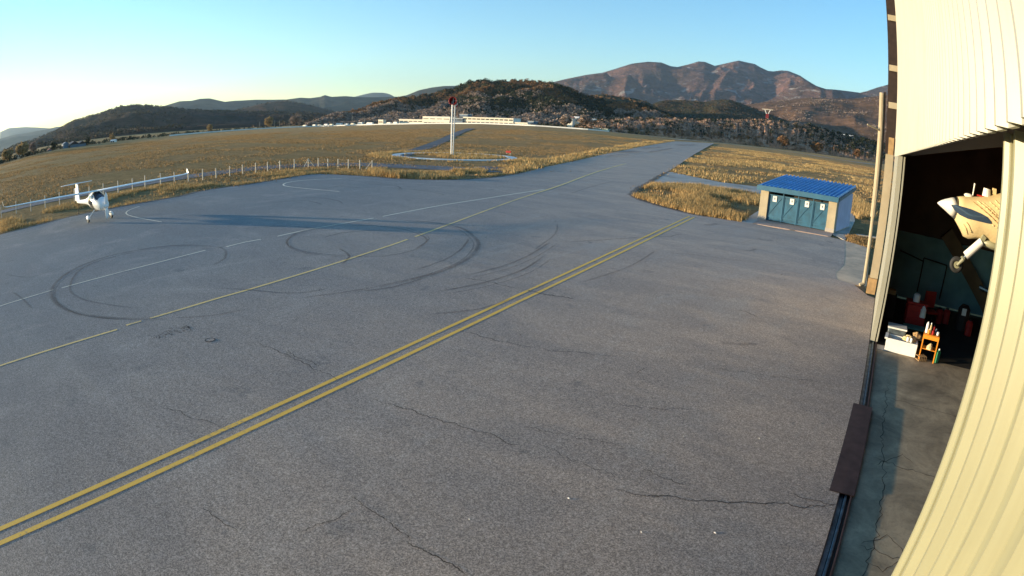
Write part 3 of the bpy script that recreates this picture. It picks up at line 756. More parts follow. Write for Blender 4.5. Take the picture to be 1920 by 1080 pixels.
# right of shed
P = A((1578, 372), (1600, 372), (1640, 392), (1640, 410), (1610, 410), (1598, 400), (1582, 390))
x, y = scatter(P, 3000); tufts('tall_dry_grass', x, y, 0.4, 0.8, 0.035, 5, MAT['blond'], 'tall straw grass behind the right side of the blue shed')
P = A((1588, 441), (1636, 447), (1634, 466), (1590, 452)); x, y = scatter(P, 1500)
tufts('short_green_grass', x, y, 0.08, 0.28, 0.03, 5, MAT['olive'], 'short dark grass and weeds by the hangar corner')
# the open field: clumps whose density follows patches
n = 200000
az = RNG.uniform(-92, 3, n); rr = np.sqrt(RNG.uniform(46 ** 2, 330 ** 2, n)); x = rr * np.sin(np.radians(az)); y = rr * np.cos(np.radians(az))
TW = A((985, 322), (1100, 296), (1267, 264), (1340, 267), (1301, 291), (1253, 322))
PT = A((735, 296), (783, 274), (840, 254), (875, 241), (890, 241), (853, 256), (817, 274), (750, 297))
k = ~poly_mask(APR, x, y) & ~poly_mask([tuple(p) for p in TW], x, y) & ~poly_mask([tuple(p) for p in PT], x, y) & (rr < edge_D(az) - 20)
k &= ~((x > -12) & (y < 62) & (y > 30)) & ~((np.hypot(x - cx, y - cyy) < 10.4) & (np.hypot(x - cx, y - cyy) > 8))
x, y = x[k], y[k]; k = thin(x, y, 0.09, 0.35, 21, 0.3); x, y = x[k], y[k]
P = A((1213, 347), (1254, 321.5), (1300, 331), (1430, 351), (1470, 357), (1470, 368), (1380, 357), (1300, 346)); k = ~poly_mask([tuple(p) for p in P], x, y); x, y = x[k], y[k]
k = np.hypot(x, y) > 50; x, y = x[k], y[k]
tufts('field_grass', x, y, 0.08, 0.24, 0.10, 4, MAT['olive'], 'short olive and gold grass covering the airfield', 0.5)

# ------------------------------------------------------------------ hills
def ridge(name, px, r_c, r_f, r_b, zf, mat, amp, sc, label, kind='structure', pow_=1.0, crest_n=0.0, nr=40, daz=0.25, rid=0.6, ext=((0, 0),), seed=1, cliff=0.0, cats=None):
    a = np.array([azel(*p) for p in px]); a = a[np.argsort(a[:, 0])]
    az = np.arange(a[0, 0], a[-1, 0] + daz, daz); el = np.interp(az, a[:, 0], a[:, 1])
    rc = np.full_like(az, r_c) if np.isscalar(r_c) else np.interp(az, [q[0] for q in r_c], [q[1] for q in r_c])
    rf = np.full_like(az, r_f) if np.isscalar(r_f) else np.interp(az, [q[0] for q in r_f], [q[1] for q in r_f])
    zf_ = np.full_like(az, zf) if np.isscalar(zf) else zf(az)
    zc = CAM_H + rc * np.tan(np.radians(el)); zc = zc + crest_n * fbm(az * 3.0, az * 0 + seed, 4, seed) * 1.0
    t = np.concatenate([np.linspace(0, 1, nr), np.linspace(1, 2, 10)[1:]])
    V = np.zeros((len(t), len(az), 3))
    azr = np.radians(az)
    for i, tt in enumerate(t):
        if tt <= 1:
            r = rf + (rc - rf) * tt; z = zf_ + (zc - zf_) * (tt ** pow_)
            wgt = math.sin(math.pi * min(tt, 1)) ** 0.7 if tt < 0.98 else 0.0
        else:
            u = tt - 1; r = rc + (r_b - 0) * u; z = zc + (-8 - zc) * (u ** 1.3); wgt = 0.0
        x = r * np.sin(azr); y = r * np.cos(azr)
        nz = (ridged(x * sc, y * sc, 5, seed) - 0.55) * rid * 2 + fbm(x * sc * 1.7, y * sc * 1.7, 5, seed + 9) * (1 - rid)
        z = z + nz * amp * wgt
        if cliff:
            dr = (ridged(azr * cliff, azr * 0 + tt * 1.2, 4, seed + 4) - 0.5) * 14 * wgt; x = x + dr * np.sin(azr); y = y + dr * np.cos(azr)
        if tt < 1: z = np.minimum(z, CAM_H + r * np.tan(np.radians(el)) * (0.985 if True else 1) + 0)
        V[i, :, 0] = x; V[i, :, 1] = y; V[i, :, 2] = z
    V[0, :, 2] -= 6
    n = len(az); m = len(t); i = np.arange(m - 1)[:, None] * n; j = np.arange(n - 1)[None, :]
    F = np.stack([i + j, i + j + 1, i + n + j + 1, i + n + j], -1).reshape(-1, 4)
    o = np_mesh(name, V.reshape(-1, 3), F, mat, smooth=True); tag(o, label, kind=kind)
    return V[:nr]

GR = (0.30, 0.30, 0.31)
MAT['h_dark'] = mat_hill('dark_wooded_hill', [(0.035, 0.040, 0.026), (0.075, 0.05, 0.035), (0.11, 0.055, 0.035)], 0.0016, 0.02, None, bump=0.7, bdist=14)
MAT['h_mid'] = mat_hill('distant_green_hill', [(0.04, 0.05, 0.035), (0.06, 0.065, 0.045), (0.08, 0.07, 0.05)], 0.001, 0.006, None, bump=0.5, bdist=20)
MAT['h_main'] = mat_hill('scrub_hill', [(0.035, 0.045, 0.024), (0.06, 0.055, 0.03), (0.13, 0.075, 0.045)], 0.006, 0.05, (0.26, 0.25, 0.24), 0.62, bump=0.8, bdist=5)
MAT['h_mount'] = mat_hill('bare_mountain', [(0.085, 0.068, 0.06), (0.19, 0.105, 0.08), (0.31, 0.16, 0.115)], 0.0009, 0.006, (0.36, 0.33, 0.31), 0.57, bump=1.0, bdist=90)
MAT['h_brown'] = mat_hill('brown_scrub_slope', [(0.10, 0.065, 0.04), (0.15, 0.085, 0.05), (0.19, 0.11, 0.07)], 0.003, 0.02, (0.33, 0.29, 0.25), 0.70, bump=0.6, bdist=10)
MAT['h_rock'] = mat_hill('rocky_scrub_cut', [(0.2, 0.13, 0.08), (0.5, 0.28, 0.18), (0.6, 0.35, 0.24)], 0.03, 0.16, (0.45, 0.34, 0.27), 0.55, bump=0.9, bdist=2.0)

ridge('mountain', [(0, 247.5), (17, 240), (47, 238), (75, 239), (90, 240), (140, 250), (200, 262)], 15500, 9500, 1200, -5, MAT['h_mid'], 120, 0.0006, 'palest mountain line at the far left', seed=2)
ridge('mountain', [(-30, 263), (0, 260), (28, 252), (50, 249), (83, 243), (107, 237.5), (120, 237), (150, 236), (190, 240), (250, 246)], 9000, 5200, 1500, -5, MAT['h_mid'], 90, 0.0009, 'grey green mountain behind the left dark hill', seed=3)
ridge('mountain', [(650, 186), (666, 181), (690, 175), (700, 173.5), (717, 173.5), (730, 176), (745, 184), (770, 192)], 14500, 9800, 1500, -5, MAT['h_mid'], 60, 0.0006, 'pale blue mountain top far behind the hill saddle', seed=4)
ridge('mountain', [(270, 215), (299, 201), (313.6, 197), (336.7, 190), (359.7, 189), (375.6, 185.3), (393, 184.5), (421.7, 191), (440, 189), (457, 188.3), (478, 187), (508, 187), (537, 186.5), (563, 183), (581, 184), (600, 181.5), (609, 178), (621, 181.5), (647.5, 180), (666, 181.5), (700, 182), (747.5, 181), (763, 178), (785, 169), (810, 163.6), (832, 161), (857, 160.5), (900, 160), (960, 170)],
      6300, 4000, 1500, -5, MAT['h_mid'], 110, 0.0011, 'long blue grey ridge behind the nearer hills', seed=5, daz=0.15)
VD = ridge('hill', [(400, 216), (430, 209.5), (445, 206), (470, 200), (500, 192.5), (520, 190.3), (535, 189.5), (560, 193), (590, 199), (620, 207), (650, 216), (680, 225)], 3300, 2100, 1000, -5, MAT['h_dark'], 60, 0.002, 'small dark hill beyond the end of the left hill', seed=6)
VA = ridge('hill', [(-90, 326), (-40, 305), (0, 288), (32, 273), (63, 263), (103, 247), (120, 237), (138, 228), (163, 220), (187, 213), (222, 201.5), (248, 198.3), (280, 198.3), (297, 200), (350, 205.6), (408, 209), (467, 211), (554, 211), (610, 215), (650, 222), (700, 231)],
      2300, [(-100, 700), (-68, 900), (-45, 1000)], 900, -3, MAT['h_dark'], 45, 0.0028, 'long dark wooded hill on the left', seed=7, daz=0.12, pow_=1.15, crest_n=5)
ridge('mountain', [(1000, 165), (1040, 153), (1060, 148), (1100, 140), (1130, 136), (1150, 130), (1185, 119), (1215, 115.5), (1240, 117), (1258, 124), (1270, 125.5), (1290, 121), (1310, 115), (1322, 116), (1340, 123.5), (1360, 119), (1385, 113.5), (1400, 117), (1415, 120), (1425, 126), (1440, 133), (1450, 134), (1465, 132), (1478, 133), (1500, 142), (1512, 150), (1530, 161), (1548, 167), (1565, 168), (1590, 171), (1612, 174), (1625, 171), (1645, 164), (1660, 160), (1700, 150), (1760, 145)],
      8200, 3600, 2500, 30, MAT['h_mount'], 700, 0.0006, 'broad bare mountain with several summits', seed=8, daz=0.08, nr=70, pow_=1.1, rid=0.75)
VR = ridge('hill', [(1330, 215), (1370, 200), (1410, 195), (1440, 190.5), (1480, 187), (1520, 183), (1560, 185), (1600, 185), (1640, 181), (1665, 178), (1720, 170), (1780, 165)], 3000, 1500, 1200, 0, MAT['h_brown'], 45, 0.0025, 'smooth brown slope below the mountain at the right', seed=9, daz=0.1, pow_=1.0)
VG0 = ridge('hill', [(1080, 192), (1100, 180), (1130, 176.5), (1160, 181), (1190, 184), (1215, 191), (1262, 219), (1290, 228)], 1500, 1000, 400, 3, MAT['h_main'], 18, 0.006, 'low spur with rusty trees behind the main hill', seed=10, daz=0.08)
VG = ridge('hill', [(1180, 225), (1215, 200), (1235, 190), (1262, 187), (1290, 188), (1320, 191), (1345, 187), (1368, 187), (1385, 192), (1420, 206), (1440, 213), (1480, 228)], 1900, 1150, 500, 3, MAT['h_main'], 30, 0.005, 'pair of small rocky hills in front of the mountain', seed=11, daz=0.08)
VE = ridge('hill', [(575, 236), (590, 232), (610, 222), (640, 212), (680, 205), (700, 196), (740, 186.5), (780, 181), (820, 175), (850, 166), (870, 157), (885, 152.5), (905, 150), (930, 151.5), (960, 150.5), (1000, 152.5), (1020, 153.5), (1040, 157), (1060, 163), (1080, 170), (1100, 179), (1140, 190), (1175, 193), (1200, 196), (1230, 205), (1262, 219), (1285, 228)],
      [(-56, 900), (-40, 1080), (-20, 950)], [(-56, 800), (-48, 790), (-38, 730), (-20, 700)], 600, lambda a: edge_z(a) + 1, MAT['h_main'], 22, 0.011, 'main rocky scrub hill behind the terminal', seed=12, daz=0.07, nr=70, pow_=0.95, crest_n=3)
VH = ridge('embankment', [(1080, 236), (1110, 229), (1140, 224.5), (1170, 222.5), (1250, 222.5), (1330, 225), (1400, 225.5), (1440, 224), (1480, 229), (1520, 234), (1560, 246), (1600, 257), (1645, 268), (1700, 280), (1760, 290)],
      [(-30, 585), (-20, 640), (0, 740)], [(-30, 520), (-23, 540), (-18, 590), (-8, 655), (0, 685)], 300, lambda a: edge_z(a) - 0.5, MAT['h_rock'], 3.5, 0.05, 'rocky reddish scrub embankment beyond the runway', seed=13, daz=0.05, nr=40, pow_=0.55, cliff=260, crest_n=1.2)

# shrubs: leaf clumps spread over the near slopes
def shrubs(name, pts, sizes, mat, label, leaves=16, tone=None, squash=0.75, cat='shrubs', kind='stuff', parent=None, leafsize=0.34):
    n = len(pts); B = n * leaves
    c = np.repeat(pts, leaves, 0); s = np.repeat(sizes, leaves)
    d = RNG.normal(0, 1, (B, 3)); d /= np.linalg.norm(d, axis=1)[:, None]; d *= RNG.uniform(0.35, 1, B)[:, None] ** 0.5
    c = c + d * s[:, None] * np.array([0.5, 0.5, 0.5 * squash]) + np.array([0, 0, 1]) * (s * 0.42 * squash)[:, None]
    a = RNG.normal(0, 1, (B, 3)) + d * 0.2; a /= np.linalg.norm(a, axis=1)[:, None]
    u = np.cross(a, RNG.normal(0, 1, (B, 3))); u /= np.linalg.norm(u, axis=1)[:, None]; v = np.cross(a, u)
    L = (s * leafsize * RNG.uniform(0.6, 1.3, B))[:, None]
    V = np.stack([c + u * L * 0.5, c - u * L * 0.3 + v * L * 0.5, c - u * L * 0.4 - v * L * 0.45], 1)
    tn = np.repeat(RNG.uniform(0, 1, n) if tone is None else tone, leaves) * 0.75 + RNG.uniform(0, 0.25, B)
    o = np_mesh(name, V.reshape(-1, 3), np.arange(B * 3).reshape(-1, 3), mat, tone=np.repeat(tn, 3), parent=parent)
    if label: tag(o, label, cat, kind=kind)
    return o
MAT['sh_green'] = mat_grass('evergreen_scrub', [(0, (0.014, 0.022, 0.016)), (0.6, (0.034, 0.043, 0.026)), (1, (0.09, 0.07, 0.03))], 0.1)
MAT['sh_rust'] = mat_grass('autumn_scrub', [(0, (0.10, 0.065, 0.04)), (0.4, (0.20, 0.12, 0.065)), (0.75, (0.26, 0.12, 0.05)), (1, (0.30, 0.20, 0.08))], 0.15)
MAT['sh_bare'] = mat_grass('bare_scrub', [(0, (0.14, 0.105, 0.085)), (0.5, (0.29, 0.215, 0.17)), (1, (0.44, 0.33, 0.26))], 0.15)

def pick(V, n, i0=0.0, i1=1.0, dens=None):
    m, k, _ = V.shape; a = RNG.uniform(i0, i1, n) * (m - 1.001); b = RNG.uniform(0, k - 1.001, n)
    i = a.astype(int); j = b.astype(int); fi = (a - i)[:, None]; fj = (b - j)[:, None]
    P = V[i, j] * (1 - fi) * (1 - fj) + V[i + 1, j] * fi * (1 - fj) + V[i, j + 1] * (1 - fi) * fj + V[i + 1, j + 1] * fi * fj
    return P, a / (m - 1), b / (k - 1)
P, ti, tj = pick(VE, 15000)
azp = np.degrees(np.arctan2(P[:, 0], P[:, 1]))
green = (RNG.uniform(0, 1, len(P)) < np.clip((azp + 44) / 7 + ti * 1.0 - 0.4, 0.08, 0.93)) & (fbm(P[:, 0] * 0.02, P[:, 1] * 0.02, 3, 5) > -0.22 + 0.30 * ((azp > -35) & (ti > 0.55)))
g = P[green & (ti > 0.12)]; shrubs('hill_scrub', g, RNG.uniform(3, 7, len(g)), MAT['sh_green'], 'dark evergreen scrub covering the main hill', 12)
q = P[~green & (ti > 0.66)]; shrubs('hill_scrub', q, RNG.uniform(3, 6.5, len(q)), MAT['sh_rust'], 'rusty autumn trees on the left crest of the main hill')
q = P[~green & (ti <= 0.66)]; shrubs('hill_scrub', q, RNG.uniform(3, 7, len(q)), MAT['sh_bare'], 'bare grey brown trees at the foot of the main hill')
P, ti, tj = pick(VE, 2600, 0.0, 0.28); shrubs('hill_scrub', P, RNG.uniform(3, 7, len(P)), MAT['sh_bare'], 'bare pinkish scrub behind the terminal building')
def cover(V_, n_, lo, hi, mt, lab, t0=0.0):
    P_, a_, b_ = pick(V_, n_, t0, 1.0); kk = thin(P_[:, 0], P_[:, 1], 0.006, 0.33, 31, 0.3); P_ = P_[kk]
    shrubs('hill_scrub', P_, RNG.uniform(lo, hi, len(P_)), MAT[mt], lab, 6, squash=0.55)
MAT['sh_dim'] = mat_grass('dull_scrub', [(0, (0.035, 0.04, 0.026)), (0.5, (0.075, 0.06, 0.04)), (1, (0.14, 0.085, 0.055))], 0.1)
cover(VA, 16000, 7, 15, 'sh_dim', 'dull woods covering the long left hill')
cover(VD, 3000, 10, 20, 'sh_dim', 'dull woods on the small hill beyond the left hill')
cover(VG0, 3500, 4, 9, 'sh_rust', 'rusty trees on the spur behind the main hill', 0.3)
cover(VG, 5000, 4, 10, 'sh_dim', 'scrub on the two small rocky hills')
cover(VR, 7000, 5, 11, 'sh_bare', 'thin brown scrub on the slope below the mountain')
P, ti, tj = pick(VH, 3600)
azp = np.degrees(np.arctan2(P[:, 0], P[:, 1])); gr = (RNG.uniform(0, 1, len(P)) < np.clip(0.22 + (azp + 9) / 8, 0.2, 0.95) * (0.6 + ti * 0.7))
q = P[gr]; shrubs('embankment_scrub', q, RNG.uniform(2, 5, len(q)), MAT['sh_green'], 'dark green scrub on the embankment')
MAT['sh_cut'] = mat_grass('pinkish_scrub', [(0, (0.22, 0.14, 0.10)), (0.5, (0.48, 0.30, 0.20)), (1, (0.65, 0.42, 0.30))], 0.15)
q = P[~gr & (ti > 0.15)]; shrubs('embankment_scrub', q, RNG.uniform(1.5, 3.2, len(q)), MAT['sh_cut'], 'bare brown bushes on the embankment')
q = P[~gr & (ti <= 0.15)]; shrubs('embankment_scrub', q, RNG.uniform(1.5, 4, len(q)), MAT['sh_rust'], 'rusty bushes along the foot of the embankment')

# single trees on the far side
def tree(px, py, h, wd, mat, label, dist=None, thin_=False):
    a, e = azel(px, py); D = dist or float(edge_D(a)) + 6
    h *= 0.85; wd *= 0.9; p = polar(a, D); z = CAM_H + D * math.tan(math.radians(e)) if dist else float(edge_z(a)) - 0.2
    t = empty('tree', (p.x, p.y, z), label=label, cat='tree', group='single trees beyond the airfield')
    tr = MB(); tr.tube((0, 0, -0.5), (0.1, 0, h * 0.45), h * 0.035, h * 0.02, 7)
    for k in range(6):
        an = k * 1.05; tr.tube((0.05, 0, h * (0.2 + 0.05 * k)), (math.cos(an) * wd * 0.3, math.sin(an) * wd * 0.3, h * (0.5 + 0.06 * k)), h * 0.014, h * 0.005, 5)
    tr.tube((0.1, 0, h * 0.45), (0, 0, h * 0.9), h * 0.02, h * 0.005, 6)
    tr.build('trunk', MAT['bark'], t)
    n = 70; d = RNG.normal(0, 1, (n, 3)); d /= np.linalg.norm(d, axis=1)[:, None]; d *= RNG.uniform(0.2, 1, n)[:, None] ** 0.4
    pts = d * np.array([wd / 2.3, wd / 2.3, h * 0.38]) + np.array([0, 0, h * 0.56])
    shrubs('crown', pts, RNG.uniform(0.2, 0.36, n) * wd, mat, None, 14, parent=t, leafsize=0.42)
    return t
tree(1468, 281, 15, 15, MAT['sh_rust'], 'round orange tree at the foot of the embankment, right of the pylon')
tree(1530, 288, 12, 15, MAT['sh_rust'], 'wide reddish bush tree at the foot of the embankment, middle of the three')
tree(1606, 299, 13, 10, MAT['sh_rust'], 'narrow rusty tree nearest to the hangar')
MAT['sh_yellow'] = mat_grass('yellow_brown_leaves', [(0, (0.16, 0.12, 0.06)), (0.5, (0.30, 0.21, 0.10)), (1, (0.42, 0.30, 0.14))], 0.3)
tree(210, 267, 7.5, 5, MAT['sh_yellow'], 'brownish tree standing alone behind the left field edge')
tree(394, 248, 9, 8, MAT['sh_yellow'], 'bare tree at the left end of the white wall')
tree(504, 238, 15, 13, MAT['sh_yellow'], 'broad yellowish bare tree behind the white wall')
tree(550, 236, 16, 10, MAT['sh_bare'], 'left one of the two tall bare trees left of the main hill')
tree(561, 236, 17, 10, MAT['sh_bare'], 'right one of the two tall bare trees left of the main hill')
tree(42, 296, 9, 11, MAT['sh_yellow'], 'wide brown tree near the left edge of the picture')
tree(14, 303, 8, 10, MAT['sh_yellow'], 'brown tree at the very left edge of the picture')
tree(62, 289, 8, 7, MAT['sh_bare'], 'bare tree right of the wide brown tree at far left')
tree(100, 286, 6, 5, MAT['sh_green'], 'dark small tree between the left edge and the grey houses')
tree(165, 272, 7, 4, MAT['sh_green'], 'slim dark tree beside the low roofs at left')
tree(1060, 240, 13, 13, MAT['sh_bare'], 'brown tree right of the terminal building')
tree(1098, 238, 11, 15, MAT['sh_bare'], 'pale brown trees behind the green sheds', dist=560)

# shrubs along the field edge
az = RNG.uniform(-88, -22, 900); D = edge_D(az) + RNG.uniform(4, 60, 900)
P = np.stack([D * np.sin(np.radians(az)), D * np.cos(np.radians(az)), edge_z(az) - 0.3], 1)
k = (az < -57) | (az > -33); shrubs('hedge_scrub', P[k], RNG.uniform(1.5, 4.5, k.sum()), MAT['sh_green'], 'low dark scrub along the far edge of the field')

# ------------------------------------------------------------------ far wall, buildings, vans
wallm = MB()
azs = np.arange(-67.5, -25.5, 0.5)
for a0, a1 in zip(azs[:-1], azs[1:]):
    p = polar(a0, float(edge_D(a0)) - 1.5); q = polar(a1, float(edge_D(a1)) - 1.5); z0 = float(edge_z(a0)) - 0.3; z1 = float(edge_z(a1)) - 0.3
    d = (q - p).normalized(); nn = Vector((-d.y, d.x, 0)) * 0.2
    h = 1.25
    wallm.add([p - nn + Vector((0, 0, z0)), q - nn + Vector((0, 0, z1)), q + nn + Vector((0, 0, z1)), p + nn + Vector((0, 0, z0)), p - nn + Vector((0, 0, z0 + h)), q - nn + Vector((0, 0, z1 + h)), q + nn + Vector((0, 0, z1 + h)), p + nn + Vector((0, 0, z0 + h))],
              [(0, 1, 5, 4), (3, 7, 6, 2), (4, 5, 6, 7), (0, 4, 7, 3), (1, 2, 6, 5)])
tag(wallm.build('perimeter_wall', MAT['white_m']), 'long low white wall along the far edge of the airfield', 'wall')

def place(px, y):  # a spot on the far side, on the line of sight, at depth y
    a = azel(px, 235)[0]; return y * math.tan(math.radians(a)), y
def building(name, px0, px1, y, z0, z1, dep, rows, cols, label, wallmat='facade', roofmat='white_m', wh=1.3, cat='building'):
    x0, _ = place(px0, y); x1, _ = place(px1, y); W = x1 - x0; H = z1 - z0
    b = empty(name, ((x0 + x1) / 2, y, z0), label=label, cat=cat)
    MB().box((0, dep / 2, H / 2 - 1), (W, dep, H + 2)).build('wall', MAT[wallmat], b)
    MB().box((0, dep / 2, H + 0.15), (W + 0.8, dep + 0.8, 0.3)).build('roof', MAT[roofmat], b)
    for r in range(rows):
        for c in range(cols):
            ww = W / cols * 0.8; cxx = -W / 2 + (c + 0.5) * W / cols; zz = H * (r + 0.52) / rows
            MB().box((cxx, -0.02, zz), (ww, 0.12, wh)).build('window', MAT['glass'], b)
    return b
tb = building('terminal_building', 868, 962, 512, 3.7, 11.0, 14, 2, 11, 'long two storey cream terminal building with window bands')
building('terminal_annex', 963, 989, 513, 3.2, 7.2, 12, 1, 3, 'low cream annex at the right end of the terminal', wh=1.2)
building('terminal_wing', 792, 843, 516, 5.6, 10.8, 12, 1, 4, 'cream upper wing of the terminal left of the windsock mast', wh=0.8)
building('terminal_wing', 845, 867, 510, 2.2, 9.4, 12, 2, 2, 'grey blue section of the terminal beside the mast', 'grey_wall', wh=1.2)
building('low_building', 748, 792, 522, 2.5, 7.0, 12, 1, 5, 'low cream building left of the terminal', wh=1.1)
building('low_building', 794, 842, 506, 1.6, 5.2, 6, 1, 6, 'low cream ground floor front under the upper wing', wh=1.6)
building('control_cabin', 861, 876, 526, 8, 14.2, 8, 1, 3, 'blue grey cabin rising above the terminal roof', 'grey_wall', wh=1.2)
building('blue_building', 988, 1000, 520, 2.5, 9.0, 8, 1, 2, 'small dark blue building right of the terminal', 'grey_wall')
building('kiosk', 709, 718, 505, 0.5, 6.0, 5, 1, 1, 'small square tan kiosk behind the wall left of the terminal')
building('green_shed', 1113, 1122, 470, 2.9, 5.6, 5, 1, 1, 'left one of two green and white sheds at the runway end', 'green_wall', wh=0.8, cat='shed')
building('green_shed', 1126, 1140, 470, 2.9, 5.3, 5, 1, 2, 'right one of two green and white sheds at the runway end', 'green_wall', wh=0.8, cat='shed')

def house(px, py, D, w_, h, lab, wm_='facade', rm='roof_tile', rz=0.0):
    a, e = azel(px, py); p = polar(a, D); z = CAM_H + D * math.tan(math.radians(e))
    b = empty('house', (p.x, p.y, z), rz, lab, 'house', 'far houses')
    MB().box((0, 0, h / 2 - 2), (w_, w_ * 0.7, h + 4)).build('wall', MAT[wm_], b)
    rf = MB(); hw, hd = w_ / 2 + 0.4, w_ * 0.35 + 0.4
    rf.add([(-hw, -hd, h), (hw, -hd, h), (hw, hd, h), (-hw, hd, h), (-hw, 0, h + w_ * 0.22), (hw, 0, h + w_ * 0.22)], [(0, 1, 5, 4), (2, 3, 4, 5), (0, 4, 3), (1, 2, 5), (0, 3, 2, 1)])
    rf.build('roof', MAT[rm], b)
    for s in (-0.25, 0.25): MB().box((w_ * s, -w_ * 0.35 - 0.03, h * 0.5), (1.2, 0.1, 1.4)).build('window', MAT['glass'], b)
house(36, 296, 360, 4, 2.6, 'small white house at the far left behind the field', rz=0.8)
house(122, 279, 400, 6, 3, 'grey house with a light gable left of the dark hill foot', 'grey_wall', 'grey_wall')
house(137, 277, 402, 9, 2.2, 'long low dark roofed shed next to the grey house at left', 'grey_wall', 'dark_steel')
house(152, 275.5, 404, 8, 2.0, 'second low dark roofed shed right of the grey house', 'grey_wall', 'dark_steel')
house(92, 288, 380, 4, 2.2, 'tiny pale hut between the left trees and the grey house', 'grey_wall')
house(213, 268.5, 440, 4, 1.7, 'tiny bright white hut beneath the lone brownish tree', 'white_m', 'white_m', 0.6)
house(1070, 232, 640, 7, 6, 'pale house on the slope right of the terminal, left one', rm='roof_tile')
house(1081, 231, 645, 6, 6, 'pale house on the slope right of the terminal, right one', rm='white_m')
house(1112, 232, 650, 7, 4, 'white roofed house above the green sheds', rm='white_m')
house(1590, 262, 900, 18, 3, 'wide house with white roof in the valley near the hangar edge', rm='white_m')
house(1592, 280, 820, 7, 5, 'pale blue house below the wide white roofed house', 'grey_wall', 'white_m')
house(1574, 288, 780, 10, 3, 'low pinkish roofed house below the embankment', 'cream2', 'roof_tile')
house(1638, 301, 700, 4, 5, 'small white house partly hidden by the downpipe', 'white_m', 'white_m', 0.5)

def make_van(L, Hh, bodymat):
    t = empty('parked_van', (0, 0, 0))
    MB().box((0, 0, 0.35 + Hh / 2), (L, 2.2, Hh)).build('body', MAT[bodymat], t, bevel=0.12)
    MB().box((-L / 2 - 0.55, 0, 1.15), (1.5, 2.1, 1.6)).build('cab', MAT[bodymat], t, bevel=0.2)
    MB().box((-L / 2 - 0.7, -1.06, 1.5), (0.8, 0.06, 0.6)).build('window', MAT['glass'], t)
    for sx in (-L / 2 + 0.2, L / 2 - 0.9):
        MB().tube((sx, -1.15, 0.42), (sx, 1.15, 0.42), 0.42, 0.42, 12).build('wheel', MAT['black'], t)
    return t
vans = [(572, 'first'), (590, ''), (600, ''), (612, ''), (622, ''), (636, ''), (650, ''), (662, ''), (676, ''), (694, ''), (730, ''), (742, '')]
vlab = ['leftmost white van of the row behind the far wall', 'white van just right of the leftmost one behind the far wall', 'cream van below the left foot of the main hill', 'white box van behind the wall left of the larger one',
        'cream box van between two white vans behind the wall', 'large white truck body behind the wall, the longest of the row', 'white van to the right of the longest truck body', 'cream van in the middle of the row behind the wall',
        'white square box truck left of the tan kiosk', 'long white truck just left of the tan kiosk', 'white van just right of the tan kiosk', 'rightmost white van of the row, beside the low cream building']
for i, (px, _) in enumerate(vans):
    a = azel(px, 234)[0]; D = float(edge_D(a)) + 8; p = polar(a, D, float(edge_z(a)) + 0.2)
    v = make_van([5, 4.5, 5, 6, 5, 9, 5, 5, 7, 9, 5, 5][i], [1.7, 1.9, 1.6, 2.1, 1.9, 2.4, 1.7, 1.9, 2.6, 2.2, 1.8, 2.1][i], 'facade' if i in (2, 4, 7) else 'white_m')
    v.location = p; tag(v, vlab[i], 'van', 'vans parked behind the far wall')

# power pylon on the embankment crest
a, e = azel(1438, 223); pp = polar(a, 760, CAM_H + 760 * math.tan(math.radians(e)))
py_ = empty('power_pylon', pp, label='Y shaped lattice power pylon with a flat top beam on the embankment', cat='pylon')
m = MB()
for s in (-1, 1):
    m.tube((s * 1.6, 0, -3), (s * 1.1, 0, 6.5), 0.35, 0.3, 5)
for z in (0, 2.2, 4.4): m.tube((-1.5, 0, z), (1.3, 0, z + 2.2), 0.16, 0.16, 4).tube((1.5, 0, z), (-1.3, 0, z + 2.2), 0.16, 0.16, 4)
m.build('lower_frame', MAT['red_paint'], py_)
m = MB()
for s in (-1, 1): m.tube((s * 1.1, 0, 6.3), (s * 3.4, 0, 11.0), 0.42, 0.42, 5)
m.build('arm', MAT['white_m'], py_)
m = MB(); m.tube((-7, 0, 11.3), (7, 0, 11.3), 0.3, 0.3, 4).tube((-7, 0, 12.1), (7, 0, 12.1), 0.15, 0.15, 4)
for k in range(-7, 7): m.tube((k, 0, 11.3), (k + 1, 0, 12.1), 0.1, 0.1, 4)
m.build('cross_beam', MAT['fence'], py_)
for i, (px, h) in enumerate([(515, 9), (524, 8), (487, 8), (542, 9), (660, 10), (683, 9), (1072, 14), (1150, 9)]):
    a = azel(px, 236)[0]; D = float(edge_D(a)) + 5; p = polar(a, D, float(edge_z(a)))
    o = MB().tube((0, 0, -1), (0, 0, h), 0.14, 0.09, 6).tube((0, 0, h), (0.9, 0, h + 0.1), 0.07, 0.07, 5).build('lamp_pole', MAT['fence']); o.location = p
    tag(o, ['thin grey pole left of the broad bare tree', 'second thin pole close to the broad bare tree', 'thin pole at the left part of the white wall', 'thin pole just left of the two tall bare trees', 'thin pole behind the vans at the foot of the main hill', 'thin pole left of the tan kiosk', 'tall thin pole between the pale houses', 'thin pole right of the green sheds'][i], 'pole', 'poles behind the far wall')

# ------------------------------------------------------------------ blue shed
sL = at(1421, 410.5); sR = at(1562, 437)
dx = (sR - sL); W = float(np.linalg.norm(dx)); ang = math.atan2(dx[1], dx[0])
shed = empty('blue_shed', (sL[0], sL[1], 0), ang, 'small cream shed with blue sheet roof and four teal doors', 'shed')
